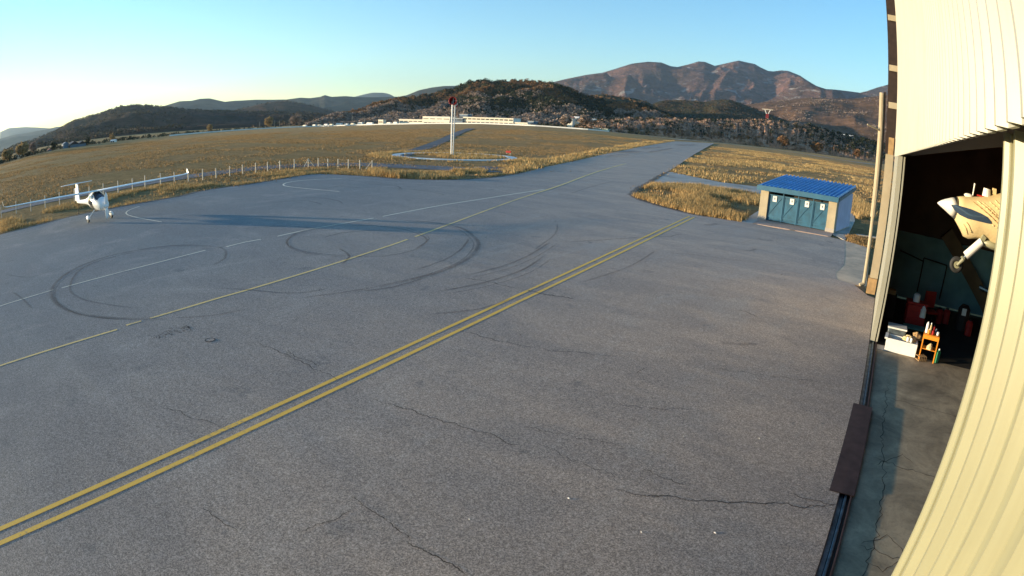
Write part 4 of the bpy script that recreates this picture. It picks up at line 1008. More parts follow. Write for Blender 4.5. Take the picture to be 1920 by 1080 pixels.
# local frame: x along the front, y to the back
DP = 5.4
MB().box((0.30, DP / 2, 1.16), (0.60, DP, 2.42)).build('wall', MAT['cream2'], shed)
MB().box((W - 0.30, DP / 2, 1.16), (0.60, DP, 2.42)).build('wall', MAT['cream2'], shed)
MB().box((W / 2, DP - 0.1, 1.2), (W - 1.2, 0.2, 2.4)).build('back_wall', MAT['cream2'], shed)
MB().box((W + 0.012, DP / 2 + 0.25, 1.3), (0.03, DP - 0.6, 2.5)).build('side_shade_panel', MAT['shade_blue'], shed)  # thin sheet whose blue paints sky-lit shade onto the cream side wall
MB().add([(0.02, 0.05, 2.36), (0.02, DP - 0.02, 2.36), (0.02, DP - 0.02, 3.0), (0.3, 0.05, 2.36), (0.3, DP - 0.02, 2.36), (0.3, DP - 0.02, 3.0)], [(0, 2, 1), (3, 4, 5), (0, 3, 5, 2), (1, 2, 5, 4)]).build('gable', MAT['cream2'], shed)
MB().add([(W - 0.02, 0.05, 2.36), (W - 0.02, DP - 0.02, 2.36), (W - 0.02, DP - 0.02, 3.0), (W - 0.3, 0.05, 2.36), (W - 0.3, DP - 0.02, 2.36), (W - 0.3, DP - 0.02, 3.0)], [(0, 1, 2), (3, 5, 4), (0, 2, 5, 3), (1, 4, 5, 2)]).build('gable', MAT['cream2'], shed)
[MB().box((q_, 0, 0.12), (0.64, 0.06, 0.32)).build('plinth', MAT['concrete'], shed) for q_ in (0.3, W - 0.3)]
# ribbed roof
def ribbed_roof():
    x0, x1 = -0.15, W + 0.15; nr = 19; V = []; prof = []
    pit = (x1 - x0) / nr
    for i in range(nr):
        xx = x0 + i * pit; prof += [(xx, 0), (xx + pit * 0.62, 0), (xx + pit * 0.68, 0.09), (xx + pit * 0.9, 0.09)]
    prof.append((x1, 0)); ya, yb = -0.42, DP + 0.15; za, zb = 2.46, 3.12
    m_ = MB(); n = len(prof)
    top = [(x, ya, za + h) for x, h in prof] + [(x, yb, zb + h) for x, h in prof]; bot = [(x, ya, za + h - 0.03) for x, h in prof] + [(x, yb, zb + h - 0.03) for x, h in prof]
    m_.add(top + bot, [(i, i + 1, n + i + 1, n + i) for i in range(n - 1)] + [(2 * n + i, 3 * n + i, 3 * n + i + 1, 2 * n + i + 1) for i in range(n - 1)]
           + [(i, 2 * n + i, 2 * n + i + 1, i + 1) for i in range(n - 1)] + [(n + i, n + i + 1, 3 * n + i + 1, 3 * n + i) for i in range(n - 1)])
    return m_
ribbed_roof().build('roof', MAT['blue_roof'], shed)
MB().box((W / 2, -0.44, 2.31), (W + 0.34, 0.06, 0.34)).build('fascia', MAT['blue_trim'], shed)
[MB().box((q_, DP / 2 - 0.1, 2.62), (0.04, DP + 0.4, 0.24), m=Matrix.Rotation(math.atan2(0.62, DP), 3, 'X')).build('side_trim', MAT['blue_trim'], shed) for q_ in (-0.18, W + 0.18)]
MB().box((W / 2, 0.12, 2.13), (W - 1.2, 0.08, 0.07)).build('door_rail', MAT['blue_trim'], shed)
MB().box((W / 2, 1.3, 1.1), (W - 1.25, 0.05, 2.1)).build('inner_panel', MAT['black'], shed)
dw = (W - 1.2) / 4
for i in range(4):
    cxd = 0.6 + dw * (i + 0.5); d_ = empty('door', (cxd, 0.15, 0)); d_.parent = shed
    h = 1.86
    bpy.data.objects.remove(d_)
    dr = MB().box((cxd, 0.15, 0.05 + h / 2), (dw - 0.06, 0.05, h)).build('door', MAT['teal_door'], shed)
    fm = MB()
    for s in (-1, 1): fm.box((cxd + s * (dw / 2 - 0.06), 0.105, 0.05 + h / 2), (0.06, 0.04, h))
    fm.box((cxd, 0.105, h + 0.02), (dw - 0.18, 0.04, 0.06)).box((cxd, 0.105, 0.12), (dw - 0.18, 0.04, 0.06)).box((cxd, 0.105, 0.34), (dw - 0.18, 0.036, 0.04))
    s = 1
    L = math.hypot(dw - 0.2, h - 0.5); m3 = Matrix.Rotation(-s * math.atan2(h - 0.5, dw - 0.2), 3, 'Y')
    fm.box((cxd, 0.108, 0.45 + (h - 0.5) / 2), (L, 0.03, 0.045), m=m3)
    fm.build('door_frame', MAT['blue_trim'], dr)
    MB().box((cxd + (-0.08, 0.1, 0.1, 0.12)[i], 0.085, 1.62), (0.30, 0.012, 0.40)).build('notice', MAT['white_m'], dr)
    MB().box((cxd + (-0.08, 0.1, 0.1, 0.12)[i], 0.076, 1.64), (0.08, 0.006, 0.16)).build('notice_print', MAT['grey_wall'], dr)
    MB().box((cxd + dw / 2 - 0.0, 0.09, 1.05), (0.05, 0.07, 2.05)).build('post', MAT['blue_trim'], shed) if i < 3 else None

slab = empty('stone_slab', (*at(1625, 430 + 14), 0), 0.3, 'pale bluish slab lying in the grass at the hangar corner', 'slab')
MB().box((0, 0, 0.04), (1.6, 0.28, 0.1)).build('slab', MAT['concrete'], slab)

# ------------------------------------------------------------------ hangar
hg = empty('hangar', (0, 0, 0), 0, 'cream corrugated metal hangar with its sliding doors open on the right', 'hangar')
YE = 26.2
def ribs_y(xf, y0, y1, z0, z1, pitch=0.25, depth=0.05, thick=0.02, flip=1, slope=None):
    """trapezoid sheet in the plane x = xf, ribs vertical, facing -X"""
    prof = []; y = y0
    while y < y1 - 1e-6:
        prof += [(y, 0), (y + pitch * 0.54, 0), (y + pitch * 0.70, -depth), (y + pitch * 0.84, -depth), (y + pitch * 0.97, 0)]; y += pitch
    prof.append((y, 0)); n = len(prof); m_ = MB()
    V = [(xf + d, yy, z0) for yy, d in prof] + [(xf + d, yy, z1) for yy, d in prof] + [(xf + d + thick, yy, z0) for yy, d in prof] + [(xf + d + thick, yy, z1) for yy, d in prof]
    F = [(i, n + i, n + i + 1, i + 1) for i in range(n - 1)] + [(2 * n + i, 2 * n + i + 1, 3 * n + i + 1, 3 * n + i) for i in range(n - 1)]
    F += [(i, i + 1, 2 * n + i + 1, 2 * n + i) for i in range(n - 1)] + [(n + i, 3 * n + i, 3 * n + i + 1, n + i + 1) for i in range(n - 1)]
    F += [(0, 2 * n, 3 * n, n), (n - 1, 2 * n - 1, 4 * n - 1, 3 * n - 1)]
    return m_.add(V, F)
ribs_y(0.50, -8.0, 26.4, 5.71, 14.0).build('header_cladding', MAT['cream_top'], hg)
scr = ribs_y(0.66, -8.0, 2.62, -0.02, 5.74, 0.25, 0.055)
for zz in (0.6, 1.6, 2.6, 3.6, 4.6, 5.5):
    for q in range(40): scr.tube((0.652, 2.62 - 0.25 * q - 0.18, zz), (0.664, 2.62 - 0.25 * q - 0.18, zz), 0.006, 0.006, 6)
scr.build('sliding_door', MAT['cream'], hg)
MB().tube((0.60, 1.67, 3.62), (0.64, 1.67, 3.62), 0.022, 0.022, 10).build('lock_hole', MAT['dark_steel'], hg)
MB().box((0.66, 2.64, 2.86), (0.06, 0.05, 5.74)).build('door_edge', MAT['cream'], hg)
MB().box((0.78, 9, 5.98), (0.30, 34, 0.42)).build('top_rail', MAT['dark_steel'], hg)
# stacked far leaves
MB().box((0.53, 21.9, 2.84), (0.15, 5.9, 5.72)).build('sliding_door', MAT['cream_top'], hg)
MB().box((0.625, 21.9, 2.84), (0.035, 5.4, 5.6)).build('door_gap', MAT['dark_steel'], hg)
MB().box((0.67, 21.9, 2.84), (0.05, 5.96, 5.72)).build('sliding_door', MAT['cream_top'], hg)
MB().box((0.75, 25.5, 2.9), (0.12, 1.6, 5.9)).build('door_jamb', MAT['dark_steel'], hg)
# pilaster, block, downpipe, column
MB().box((0.235, 26.0, 2.85), (0.35, 0.6, 5.8)).build('pilaster', MAT['cream2'], hg)
MB().box((0.20, 25.9, 0.32), (0.40, 0.66, 0.65)).build('pilaster_base', MAT['tan_wood'], hg)
MB().box((0.27, 26.05, 6.1), (0.24, 0.4, 0.7)).build('timber_block', MAT['tan_wood'], hg)
MB().box((0.26, 26.65, 9.9), (0.50, 0.3, 8.2)).build('corner_column', MAT['dark_steel'], hg)
for z in (11.7, 9.44, 7.83): MB().box((0.27, 26.46, z), (0.42, 0.10, 0.26)).build('bracket', MAT['cream2'], hg)
dp = MB().tube((-0.16, 26.9, 0.05), (-0.22, 27.0, 3.0), 0.085, 0.085, 10).tube((-0.22, 27.0, 3.0), (-0.26, 27.0, 8.35), 0.13, 0.12, 10).tube((-0.16, 26.9, 0.1), (-0.34, 26.8, 0.02), 0.085, 0.085, 10)
dp.build('downpipe', MAT['cream2'], hg)
MB().box((-0.12, 27.0, 6.3), (0.1, 0.1, 4.2)).build('pipe_bracket', MAT['dark_steel'], hg)
MB().tube((-0.32, 26.9, 6.72), (-0.86, 26.6, 6.86), 0.045, 0.035, 8).build('lamp_arm', MAT['cream2'], hg)
# shell of the building, open to the apron
MB().box((9.3, YE + 0.25, 1.35), (17.6, 0.2, 2.72)).build('lower_end_wall', MAT['teal_wall'], hg)
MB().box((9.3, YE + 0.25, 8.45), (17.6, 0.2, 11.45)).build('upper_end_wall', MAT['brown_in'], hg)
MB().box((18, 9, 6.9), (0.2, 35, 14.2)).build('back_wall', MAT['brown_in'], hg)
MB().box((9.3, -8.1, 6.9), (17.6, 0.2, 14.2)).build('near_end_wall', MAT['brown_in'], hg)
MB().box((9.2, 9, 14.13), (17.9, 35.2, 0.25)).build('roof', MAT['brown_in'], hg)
tr = MB()
for yy in (4, 9, 14, 19, 24):
    tr.box((9.2, yy, 8.0), (17.2, 0.14, 0.22)).box((9.2, yy, 9.6), (17.2, 0.12, 0.16))
    for k in range(12): tr.tube((0.8 + k * 1.45, yy, 8.0), (1.5 + k * 1.45, yy, 9.6), 0.04, 0.04, 5).tube((1.5 + k * 1.45, yy, 9.6), (2.25 + k * 1.45, yy, 8.0), 0.04, 0.04, 5)
for xx in (3, 6, 9, 12, 15): tr.box((xx, 9, 8.25), (0.1, 34, 0.16))
tr.build('roof_truss', MAT['dark_steel'], hg)
b1 = Vector((3.2, 25.9, 3.1)); b2 = Vector((6.5, 25.7, -0.1)); d = b2 - b1
MB().box((b1 + b2) / 2, (d.length, 0.35, 0.62), m=Matrix.Rotation(math.atan2(-d.z, d.x), 3, 'Y')).build('leaning_brace', MAT['cream_in'], hg)
MB().box((7.8, 25.85, 1.9), (2.8, 0.3, 4.0)).build('inner_partition', MAT['brown_in'], hg)
fr = MB()
for a_, b_ in (((2.35, 1.85), (2.30, 0.4)), ((2.35, 1.85), (3.5, 1.75)), ((3.5, 1.75), (3.42, 0.3)), ((1.2, 1.95), (2.35, 1.7))): fr.tube((a_[0], 26.08, a_[1]), (b_[0], 26.08, b_[1]), 0.03, 0.03, 6)
fr.build('wall_pipe', MAT['black'], hg)
MB().tube((5.0, 24.5, 1.45), (7.6, 23.6, 1.2), 0.1, 0.1, 10).build('wall_duct', MAT['grey_steel'], hg)

fl = MB(); fl.add([(0.68, -8, -0.022), (18, -8, -0.022), (18, 18.5, -0.065), (0.68, 18.5, -0.065), (0.68, -8, -0.5), (18, -8, -0.5), (18, 18.5, -0.5), (0.68, 18.5, -0.5)], [(0, 1, 2, 3), (4, 7, 6, 5), (0, 4, 5, 1), (1, 5, 6, 2), (2, 6, 7, 3), (3, 7, 4, 0)])
tag(fl.build('hangar_floor', MAT['hangar_floor']), 'stained concrete floor inside the hangar door', kind='structure')
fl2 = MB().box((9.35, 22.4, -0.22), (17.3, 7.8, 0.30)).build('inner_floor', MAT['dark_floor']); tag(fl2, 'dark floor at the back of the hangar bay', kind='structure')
th = MB().box((1.35, 18.62, -0.185), (1.3, 0.5, 0.26)).build('threshold', MAT['concrete']); tag(th, 'concrete step under the white box at the floor edge', kind='structure')
def fstrip(pts, wd, mat, z, amp):
    P = []
    for (a, b) in zip(pts[:-1], pts[1:]):
        n_ = max(4, int(math.hypot(b[0] - a[0], b[1] - a[1]) / 0.12))
        for i in range(n_): P.append(np.array([a[0] + (b[0] - a[0]) * i / n_ + random.gauss(0, amp), a[1] + (b[1] - a[1]) * i / n_ + random.gauss(0, amp)]))
    o = strip('floor_joint', P, wd, mat, floor, z=0, smooth=False)
    for v_ in o.data.vertices: v_.co.z = -0.022 - 0.043 * (v_.co.y + 8) / 26.5 + z
floor = bpy.data.objects['hangar_floor']
for pts in ([(0.9, 14.6), (4.2, 14.3)], [(0.9, 11.2), (3.6, 10.8)], [(0.95, 8.15), (3.2, 7.7)], [(4.0, 18.4), (3.8, 15.5), (4.05, 12)], [(1.15, 16), (1.1, 12.5), (1.3, 9.5), (1.15, 6)], [(1.0, 10.9), (1.6, 11.6), (2.0, 11.3)], [(1.0, 8.1), (1.5, 8.6), (1.9, 8.1), (1.5, 7.6), (1.1, 7.8)]):
    fstrip(pts, 0.022, MAT['crack'], 0.006, 0.028)

# rail channel
rl = empty('door_rail', (0.55, 9, 0), 0, 'steel door rail channel sunk between asphalt and hangar floor', 'rail')
MB().box((0, 4.4, -0.2), (0.26, 25.0, 0.30)).build('channel', MAT['dark_steel'], rl) if False else MB().box((0, 0, -0.22), (0.245, 34, 0.3)).build('channel', MAT['dark_steel'], rl)
MB().box((-0.115, 0, -0.03), (0.02, 34, 0.075)).build('channel_side', MAT['dark_steel'], rl)
MB().box((0.112, 0, -0.035), (0.025, 34, 0.08)).build('channel_side', MAT['rust_plate'], rl)
MB().box((0.015, 0, -0.05), (0.055, 34, 0.05)).build('rail_head', MAT['grey_steel'], rl, bevel=0.012)
MB().box((-0.065, 0, -0.066), (0.08, 34, 0.01)).build('rail_web', MAT['grey_steel'], rl)

pl = empty('steel_plate', (0.5, 11.5, 0.0), 0, 'dark brown steel ramp plate laid across the door rail', 'steel plate')
V = []; n = 10
for i in range(n + 1):
    y_ = -2.05 + 4.1 * i / n
    for xx, zz in ((-0.24, 0.017), (0.0, 0.019), (0.24, 0.017)): V.append((xx + 0.0035 * y_ * 4, y_, zz + 0.003 * (i / n)))
F = [(i * 3 + j, i * 3 + j + 1, (i + 1) * 3 + j + 1, (i + 1) * 3 + j) for i in range(n) for j in range(2)]
b0 = len(V); V += [(v[0], v[1], v[2] - 0.012) for v in V]; F += [tuple(b0 + q for q in reversed(f)) for f in F]
m = MB().add(V, F); o = m.build('plate', MAT['rust_plate'], pl)

# ------------------------------------------------------------------ things in the hangar
def cyl_obj(name, x, y, z, r, h, mat, label, cat, cap=None, capmat=None, group=None, tilt=None):
    t = empty(name, (x, y, z), label=label, cat=cat, group=group)
    MB().tube((0, 0, 0), (0, 0, h * 0.85), r, r, 14).tube((0, 0, h * 0.85), (0, 0, h), r, r * 0.55, 14).build('body', MAT[mat], t, False)
    if cap: MB().tube((0, 0, h), (0, 0, h + cap), r * 0.45, r * 0.4, 10).build('cap', MAT[capmat or 'white'], t)
    return t
ZF = -0.06
bx = empty('polystyrene_box', (1.50, 18.62, ZF), -0.06, 'long open white box standing at the hangar threshold', 'box')
MB().box((0, 0, 0.04), (1.06, 0.5, 0.06)).build('base', MAT['white_m'], bx)
MB().box((0, -0.24, 0.21), (1.06, 0.06, 0.40)).build('side', MAT['white_m'], bx, bevel=0.01)
MB().box((0, 0.24, 0.21), (1.06, 0.06, 0.40)).build('side', MAT['white_m'], bx, bevel=0.01)
MB().box((-0.50, 0, 0.21), (0.06, 0.42, 0.40)).build('end', MAT['white_m'], bx); MB().box((0.50, 0, 0.21), (0.06, 0.42, 0.40)).build('end', MAT['white_m'], bx)
MB().box((-0.55, 0, 0.40), (0.1, 0.56, 0.05)).build('rim', MAT['white_m'], bx)
cb = empty('grey_crate', (1.28, 19.25, ZF), 0.0, 'pale grey storage crate behind the long white box', 'crate')
MB().box((0, 0, 0.28), (0.62, 0.5, 0.56)).build('body', MAT['grey_steel'], cb, bevel=0.02); MB().box((0, 0, 0.585), (0.66, 0.54, 0.05)).build('lid', MAT['white_m'], cb)
rag = MB(); rg = random.Random(3)
def heap(x, y, z, r, n, seed, h=0.5):
    m_ = MB(); g = random.Random(seed); rings = []
    for k in range(5):
        f = (1, 0.95, 0.75, 0.45, 0.1)[k]
        rings.append([(x + r * f * math.cos(a) * g.uniform(.7, 1.2), y + r * f * math.sin(a) * g.uniform(.7, 1.2), z + r * h * (0, .35, .7, .9, 1)[k] * g.uniform(.85, 1.15)) for a in [6.283 * q / n for q in range(n)]])
    return m_.loft(rings)
heap(1.72, 18.75, 0.30, 0.24, 11, 2, 0.7).build('rag_heap', MAT['canvas']); tag(bpy.data.objects['rag_heap'], 'heap of cream and dark rags lying in the long white box', 'rags')
o = heap(1.98, 18.95, 0.36, 0.2, 11, 5, 1.0).build('cloth_bundle', MAT['tan_wood']); tag(o, 'brown cloth bundle between the white box and the orange table', 'cloth')
o = heap(2.02, 18.55, ZF, 0.17, 9, 9, 2.0).build('dark_bag', MAT['dark_steel']); tag(o, 'dark red bag at the right end of the white box', 'bag')
for i, (xx, yy) in enumerate(((1.66, 18.5), (1.78, 18.47))):
    c = cyl_obj('jar', xx, yy, 0.02 + 0.33, 0.045, 0.13, 'white', 'small white jar on the box edge, %s one' % ('left' if i == 0 else 'right'), 'jar', 0.03, 'black', 'jars on the white box')
# orange table
tbx, tby = 2.42, 18.45
tb_ = empty('orange_table', (tbx, tby, ZF), -0.1, 'small orange metal table with a lower shelf crowded with bottles', 'table')
MB().box((0, 0, 0.80), (0.56, 0.42, 0.03)).box((0, -0.2, 0.74), (0.56, 0.02, 0.13)).build('tabletop', MAT['orange'], tb_)
MB().box((0, 0, 0.36), (0.50, 0.38, 0.02)).build('shelf', MAT['orange'], tb_)
for sx in (-1, 1):
    for sy in (-1, 1): MB().box((sx * 0.26, sy * 0.19, 0.39), (0.035, 0.035, 0.80)).build('leg', MAT['orange'], tb_)
tz = ZF + 0.816
for nm, dx_, dy_, r, h, mt, cap, cm, lab in [('bottle', -0.20, 0.02, 0.05, 0.30, 'white', 0.03, 'white', 'tall white bottle at the left of the orange table top'), ('bottle', -0.08, 0.05, 0.045, 0.26, 'canvas', 0.05, 'white', 'cream spray bottle second from left on the orange table'),
                                            ('bottle', -0.13, -0.10, 0.04, 0.13, 'orange', 0.02, 'white', 'small orange bottle in front of the white ones'), ('tin', 0.02, -0.06, 0.05, 0.12, 'red', 0.0, None, 'bright red tin in the middle of the orange table'),
                                            ('bottle', 0.04, 0.1, 0.04, 0.22, 'red_paint', 0.03, 'black', 'dark red bottle at the back of the orange table'), ('tin', 0.20, 0.0, 0.055, 0.10, 'white', 0, None, 'white tin near the right end of the orange table'), ('bottle', 0.14, 0.1, 0.035, 0.15, 'grey_wall', 0.02, 'black', 'grey bottle behind the white tin on the orange table')]:
    cyl_obj(nm, tbx + dx_, tby + dy_, tz, r, h, mt, lab, nm, cap, cm)
o = heap(tbx + 0.02, tby - 0.12, ZF + 0.37, 0.12, 9, 12, 1.4).build('cloth', MAT['canvas']); tag(o, 'pale yellow cloth hanging from the shelf of the orange table', 'cloth')
cyl_obj('green_bottle', 2.80, 18.38, ZF, 0.07, 0.40, 'green', 'green bottle on the floor right of the orange table', 'bottle', 0.04, 'white')
bk = empty('wire_basket', (2.22, 18.28, ZF), 0.5, 'small dark slatted basket on the floor under the orange table', 'basket')
mm = MB()
for k in range(5): mm.box((-0.14 + 0.07 * k, 0, 0.13), (0.02, 0.24, 0.02)).box((-0.14 + 0.07 * k, -0.12, 0.07), (0.02, 0.02, 0.14))
mm.box((0, 0, 0.01), (0.30, 0.24, 0.02)).build('slats', MAT['tan_wood'], bk)
# red tool trolley with cloth
tt = empty('red_trolley', (1.98, 21.4, ZF), 0.1, 'dark red tool trolley with a white cloth in the hangar shade', 'trolley')
MB().box((0, 0, 0.62), (0.75, 0.5, 0.70)).build('cabinet', MAT['red_paint'], tt, bevel=0.02); MB().box((0, 0, 1.02), (0.8, 0.55, 0.06)).build('tray', MAT['red_paint'], tt)
for k in range(3): MB().box((0, -0.26, 0.42 + 0.22 * k), (0.68, 0.03, 0.19)).build('drawer', MAT['red_paint'], tt)
for sx in (-1, 1):
    for sy in (-1, 1): MB().tube((sx * 0.3 - 0.03, sy * 0.18, 0.12), (sx * 0.3 + 0.03, sy * 0.18, 0.12), 0.12, 0.12, 12).build('wheel', MAT['black'], tt)
cyl_obj('bucket', 1.92, 21.3, ZF + 1.06, 0.13, 0.28, 'white', 'white bucket standing on the red trolley', 'bucket')
o = heap(2.25, 21.12, 0.55, 0.15, 9, 14, 2.6).build('white_cloth', MAT['white_m']); tag(o, 'white cloth hanging at the right side of the red trolley', 'cloth')
rc_ = empty('red_chair', (2.75, 23.0, ZF), 0.4, 'dark red chair behind the trolley in the hangar', 'chair')
MB().box((0, 0, 0.45), (0.5, 0.5, 0.08)).build('seat', MAT['red_paint'], rc_); MB().box((0, 0.24, 0.85), (0.5, 0.07, 0.6)).build('backrest', MAT['red_paint'], rc_)
for sx in (-1, 1):
    for sy in (-1, 1): MB().tube((sx * 0.2, sy * 0.2, 0), (sx * 0.2, sy * 0.2, 0.42), 0.02, 0.02, 6).build('leg', MAT['black'], rc_)
tv = empty('low_table', (2.0, 20.3, ZF), 0.05, 'low dark bench with a pale top edge in front of the trolley', 'bench')
MB().box((0, 0, 0.42), (0.9, 0.5, 0.04)).build('top', MAT['green_wall'], tv)
for sx in (-1, 1): MB().box((sx * 0.4, 0, 0.2), (0.05, 0.45, 0.4)).build('leg', MAT['black'], tv)
for i, (xx, yy) in enumerate(((3.2, 23.4), (3.55, 23.6), (4.5, 22.6))):
    cyl_obj('gas_canister', xx, yy, ZF, 0.16, 0.55, 'red_paint', ['left one of the two red canisters by the teal wall', 'right one of the two red canisters by the teal wall', 'red canister beside the leaning brace'][i], 'canister', 0.06, 'black', 'red canisters')
cyl_obj('dark_barrel', 4.25, 23.2, ZF, 0.28, 0.95, 'dark_steel', 'dark barrel with a white label under the leaning brace', 'barrel')
o = MB().box((4.2, 22.9, 0.68), (0.2, 0.02, 0.26)).build('barrel_label', MAT['white_m'], None); o.parent = bpy.data.objects['dark_barrel']; o.location = (-4.25, -23.2, -ZF)
yb_ = empty('yellow_box', (0.98, 22.6, ZF), 0, 'small tan box on a dark shelf just behind the white door stack', 'box')
MB().box((0, 0, 0.95), (0.36, 0.3, 0.16)).build('body', MAT['canvas'], yb_); MB().box((0, 0, 0.43), (0.5, 0.4, 0.86)).build('shelf', MAT['dark_steel'], yb_)

# ------------------------------------------------------------------ aircraft nose hanging in the hangar (axis along X, nose to -X)
YP = 14.0
ha = empty('stored_aircraft', (1.42, YP, 4.80), 0, 'cream covered aircraft nose with lowered nose wheel inside the hangar', 'aircraft')
xs = [1.42, 1.50, 1.60, 1.75, 1.90, 2.08, 2.18, 2.33, 2.51, 2.70, 3.03, 3.44, 4.0, 4.8, 5.6]
tp = [4.81, 4.87, 4.92, 4.98, 5.03, 5.08, 5.095, 5.12, 5.16, 5.21, 5.33, 5.50, 5.52, 5.52, 5.5]
bt = [4.79, 4.74, 4.69, 4.61, 4.53, 4.34, 4.21, 4.175, 4.22, 4.25, 4.15, 4.09, 4.05, 4.1, 4.2]
hw = [0.01, 0.10, 0.18, 0.27, 0.33, 0.40, 0.43, 0.47, 0.50, 0.54, 0.58, 0.62, 0.64, 0.62, 0.55]
def ring_at(i, n=24, gr=1.0, lo=0, hi=1):
    zc = (tp[i] * 0.55 + bt[i] * 0.45); out = []
    for k in range(n):
        a = 2 * math.pi * k / n; cz = math.sin(a); cyv = math.cos(a)
        z = zc + (tp[i] - zc) * cz if cz > 0 else zc + (zc - bt[i]) * cz
        out.append((xs[i] - 1.42, cyv * hw[i] * gr * (1 - 0.12 * max(0, -cz)), z - 4.80 + (gr - 1) * 0.3 * cz))
    return out
MB().loft([ring_at(i) for i in range(0, 5)]).build('nose_cone', MAT['white_m'], ha, True)
cov = MB().loft([ring_at(i) for i in range(4, len(xs))]).build('fuselage_cover', MAT['canvas'], ha, True)
MB().loft([[(x_, y_ * 1.03, z_ * 1.02) for x_, y_, z_ in ring_at(4)], [(x_ + 0.03, y_ * 1.05, z_ * 1.02) for x_, y_, z_ in ring_at(4)]], cap=False).build('seam_band', MAT['black'], ha, True)
# dark side window strip lying on the side
pw = [(1.73, 4.84), (1.88, 4.87), (2.01, 4.865), (2.25, 4.86), (2.50, 4.83), (2.69, 4.79), (2.80, 4.72), (2.83, 4.67), (2.70, 4.655), (2.50, 4.65), (2.19, 4.64), (1.98, 4.67), (1.84, 4.74)]
def side_y(x, z):
    zt = np.interp(x, xs, tp); zb = np.interp(x, xs, bt); h_ = np.interp(x, xs, hw); zc = zt * 0.55 + zb * 0.45
    s = (z - zc) / ((zt - zc) if z > zc else (zc - zb)); s = max(-0.98, min(0.98, s)); return -h_ * math.sqrt(1 - s * s) * (1 - 0.12 * max(0, -s))
V = []; F = []
c_ = (2.25, 4.76); rows = 5
for j in range(rows + 1):
    f = 1 - j / rows * 0.999
    for (x_, z_) in pw:
        X_ = c_[0] + (x_ - c_[0]) * f; Z_ = c_[1] + (z_ - c_[1]) * f; V.append((X_ - 1.42, side_y(X_, Z_) - 0.018, Z_ - 4.80))
n = len(pw)
for j in range(rows):
    for i in range(n): F.append((j * n + i, j * n + (i + 1) % n, (j + 1) * n + (i + 1) % n, (j + 1) * n + i))
np_mesh('side_window', V, F, MAT['blue_panel'], ha, smooth=True)
# creases in the cover: cords drawn from the top to the lower right
def crease(p, q, r=0.012, mat='canvas'):
    m_ = MB(); pts = []
    for i in range(9):
        t = i / 8; x_ = p[0] + (q[0] - p[0]) * t; z_ = p[1] + (q[1] - p[1]) * t + 0.03 * math.sin(t * 3.1); pts.append((x_ - 1.42, side_y(x_, z_) - 0.010, z_ - 4.80))
    m_.path(pts, r, 6); return m_
for i, (p, q) in enumerate([((2.30, 5.02), (3.3, 4.55)), ((2.42, 5.06), (3.35, 4.62)), ((2.55, 5.07), (3.2, 4.72)), ((2.6, 5.0), (3.5, 4.5)), ((2.75, 5.12), (3.4, 4.75)), ((2.9, 5.18), (3.55, 4.7)), ((3.05, 5.2), (3.5, 4.95)), ((2.84, 4.66), (3.6, 4.38)), ((3.2, 5.3), (3.6, 5.0))]):
    crease(p, q, 0.016 if i % 2 else 0.011).build('crease', MAT['canvas'] if i % 3 else MAT['tan_wood'], ha, True)
for p, q in (((2.10, 4.50), (2.25, 4.30)), ((2.16, 4.56), (2.34, 4.36))): crease(p, q, 0.014).build('crease', MAT['canvas'], ha, True)
MB().loft([[(x_, y_ * 0.8, z_) for x_, y_, z_ in r__] for r__ in [[(2.72 - 1.42 + i * 0.3, 0.45 * math.cos(a) , 4.22 - 4.80 - 0.02 * i + 0.12 * math.sin(a)) for a in [6.283 * k / 12 for k in range(12)]] for i in range(6)]]).build('belly_fairing', MAT['cream'], ha, True)
# nose gear
g = MB(); g.tube((1.24, -0.30, -0.58), (0.86, -0.30, -0.97), 0.095, 0.10, 16); g.build('gear_boot', MAT['white_m'], ha)
MB().tube((0.88, -0.30, -0.95), (0.78, -0.30, -1.08), 0.03, 0.03, 10).build('strut', MAT['grey_steel'], ha)
MB().box((1.26, -0.30, -0.52), (0.14, 0.10, 0.20), m=Matrix.Rotation(0.5, 3, 'Y')).build('gear_bracket', MAT['cream'], ha, bevel=0.02)
MB().tube((0.80, -0.40, -1.04), (0.66, -0.40, -1.20), 0.045, 0.03, 8).tube((0.80, -0.20, -1.04), (0.66, -0.20, -1.20), 0.045, 0.03, 8).tube((0.80, -0.41, -1.04), (0.80, -0.19, -1.04), 0.045, 0.045, 8).build('fork', MAT['cream'], ha)
def torus(c, R_, r_, axis='Y', n=24, k=10):
    m_ = MB(); V = []; F = []
    for i in range(n):
        a = 2 * math.pi * i / n
        for j in range(k):
            b = 2 * math.pi * j / k; rr_ = R_ + r_ * math.cos(b); V.append((c[0] + rr_ * math.cos(a), c[1] + r_ * math.sin(b), c[2] + rr_ * math.sin(a)))
    for i in range(n):
        for j in range(k): F.append((i * k + j, i * k + (j + 1) % k, ((i + 1) % n) * k + (j + 1) % k, ((i + 1) % n) * k + j))
    return m_.add(V, F)
wh = torus((0.66, -0.30, -1.20), 0.125, 0.06).build('wheel', MAT['black'], ha, True)
MB().tube((0.66, -0.35, -1.20), (0.66, -0.25, -1.20), 0.078, 0.078, 16).build('rim', MAT['cream'], wh)
MB().tube((0.66, -0.42, -1.20), (0.66, -0.18, -1.20), 0.022, 0.022, 10).build('axle', MAT['dark_steel'], wh)
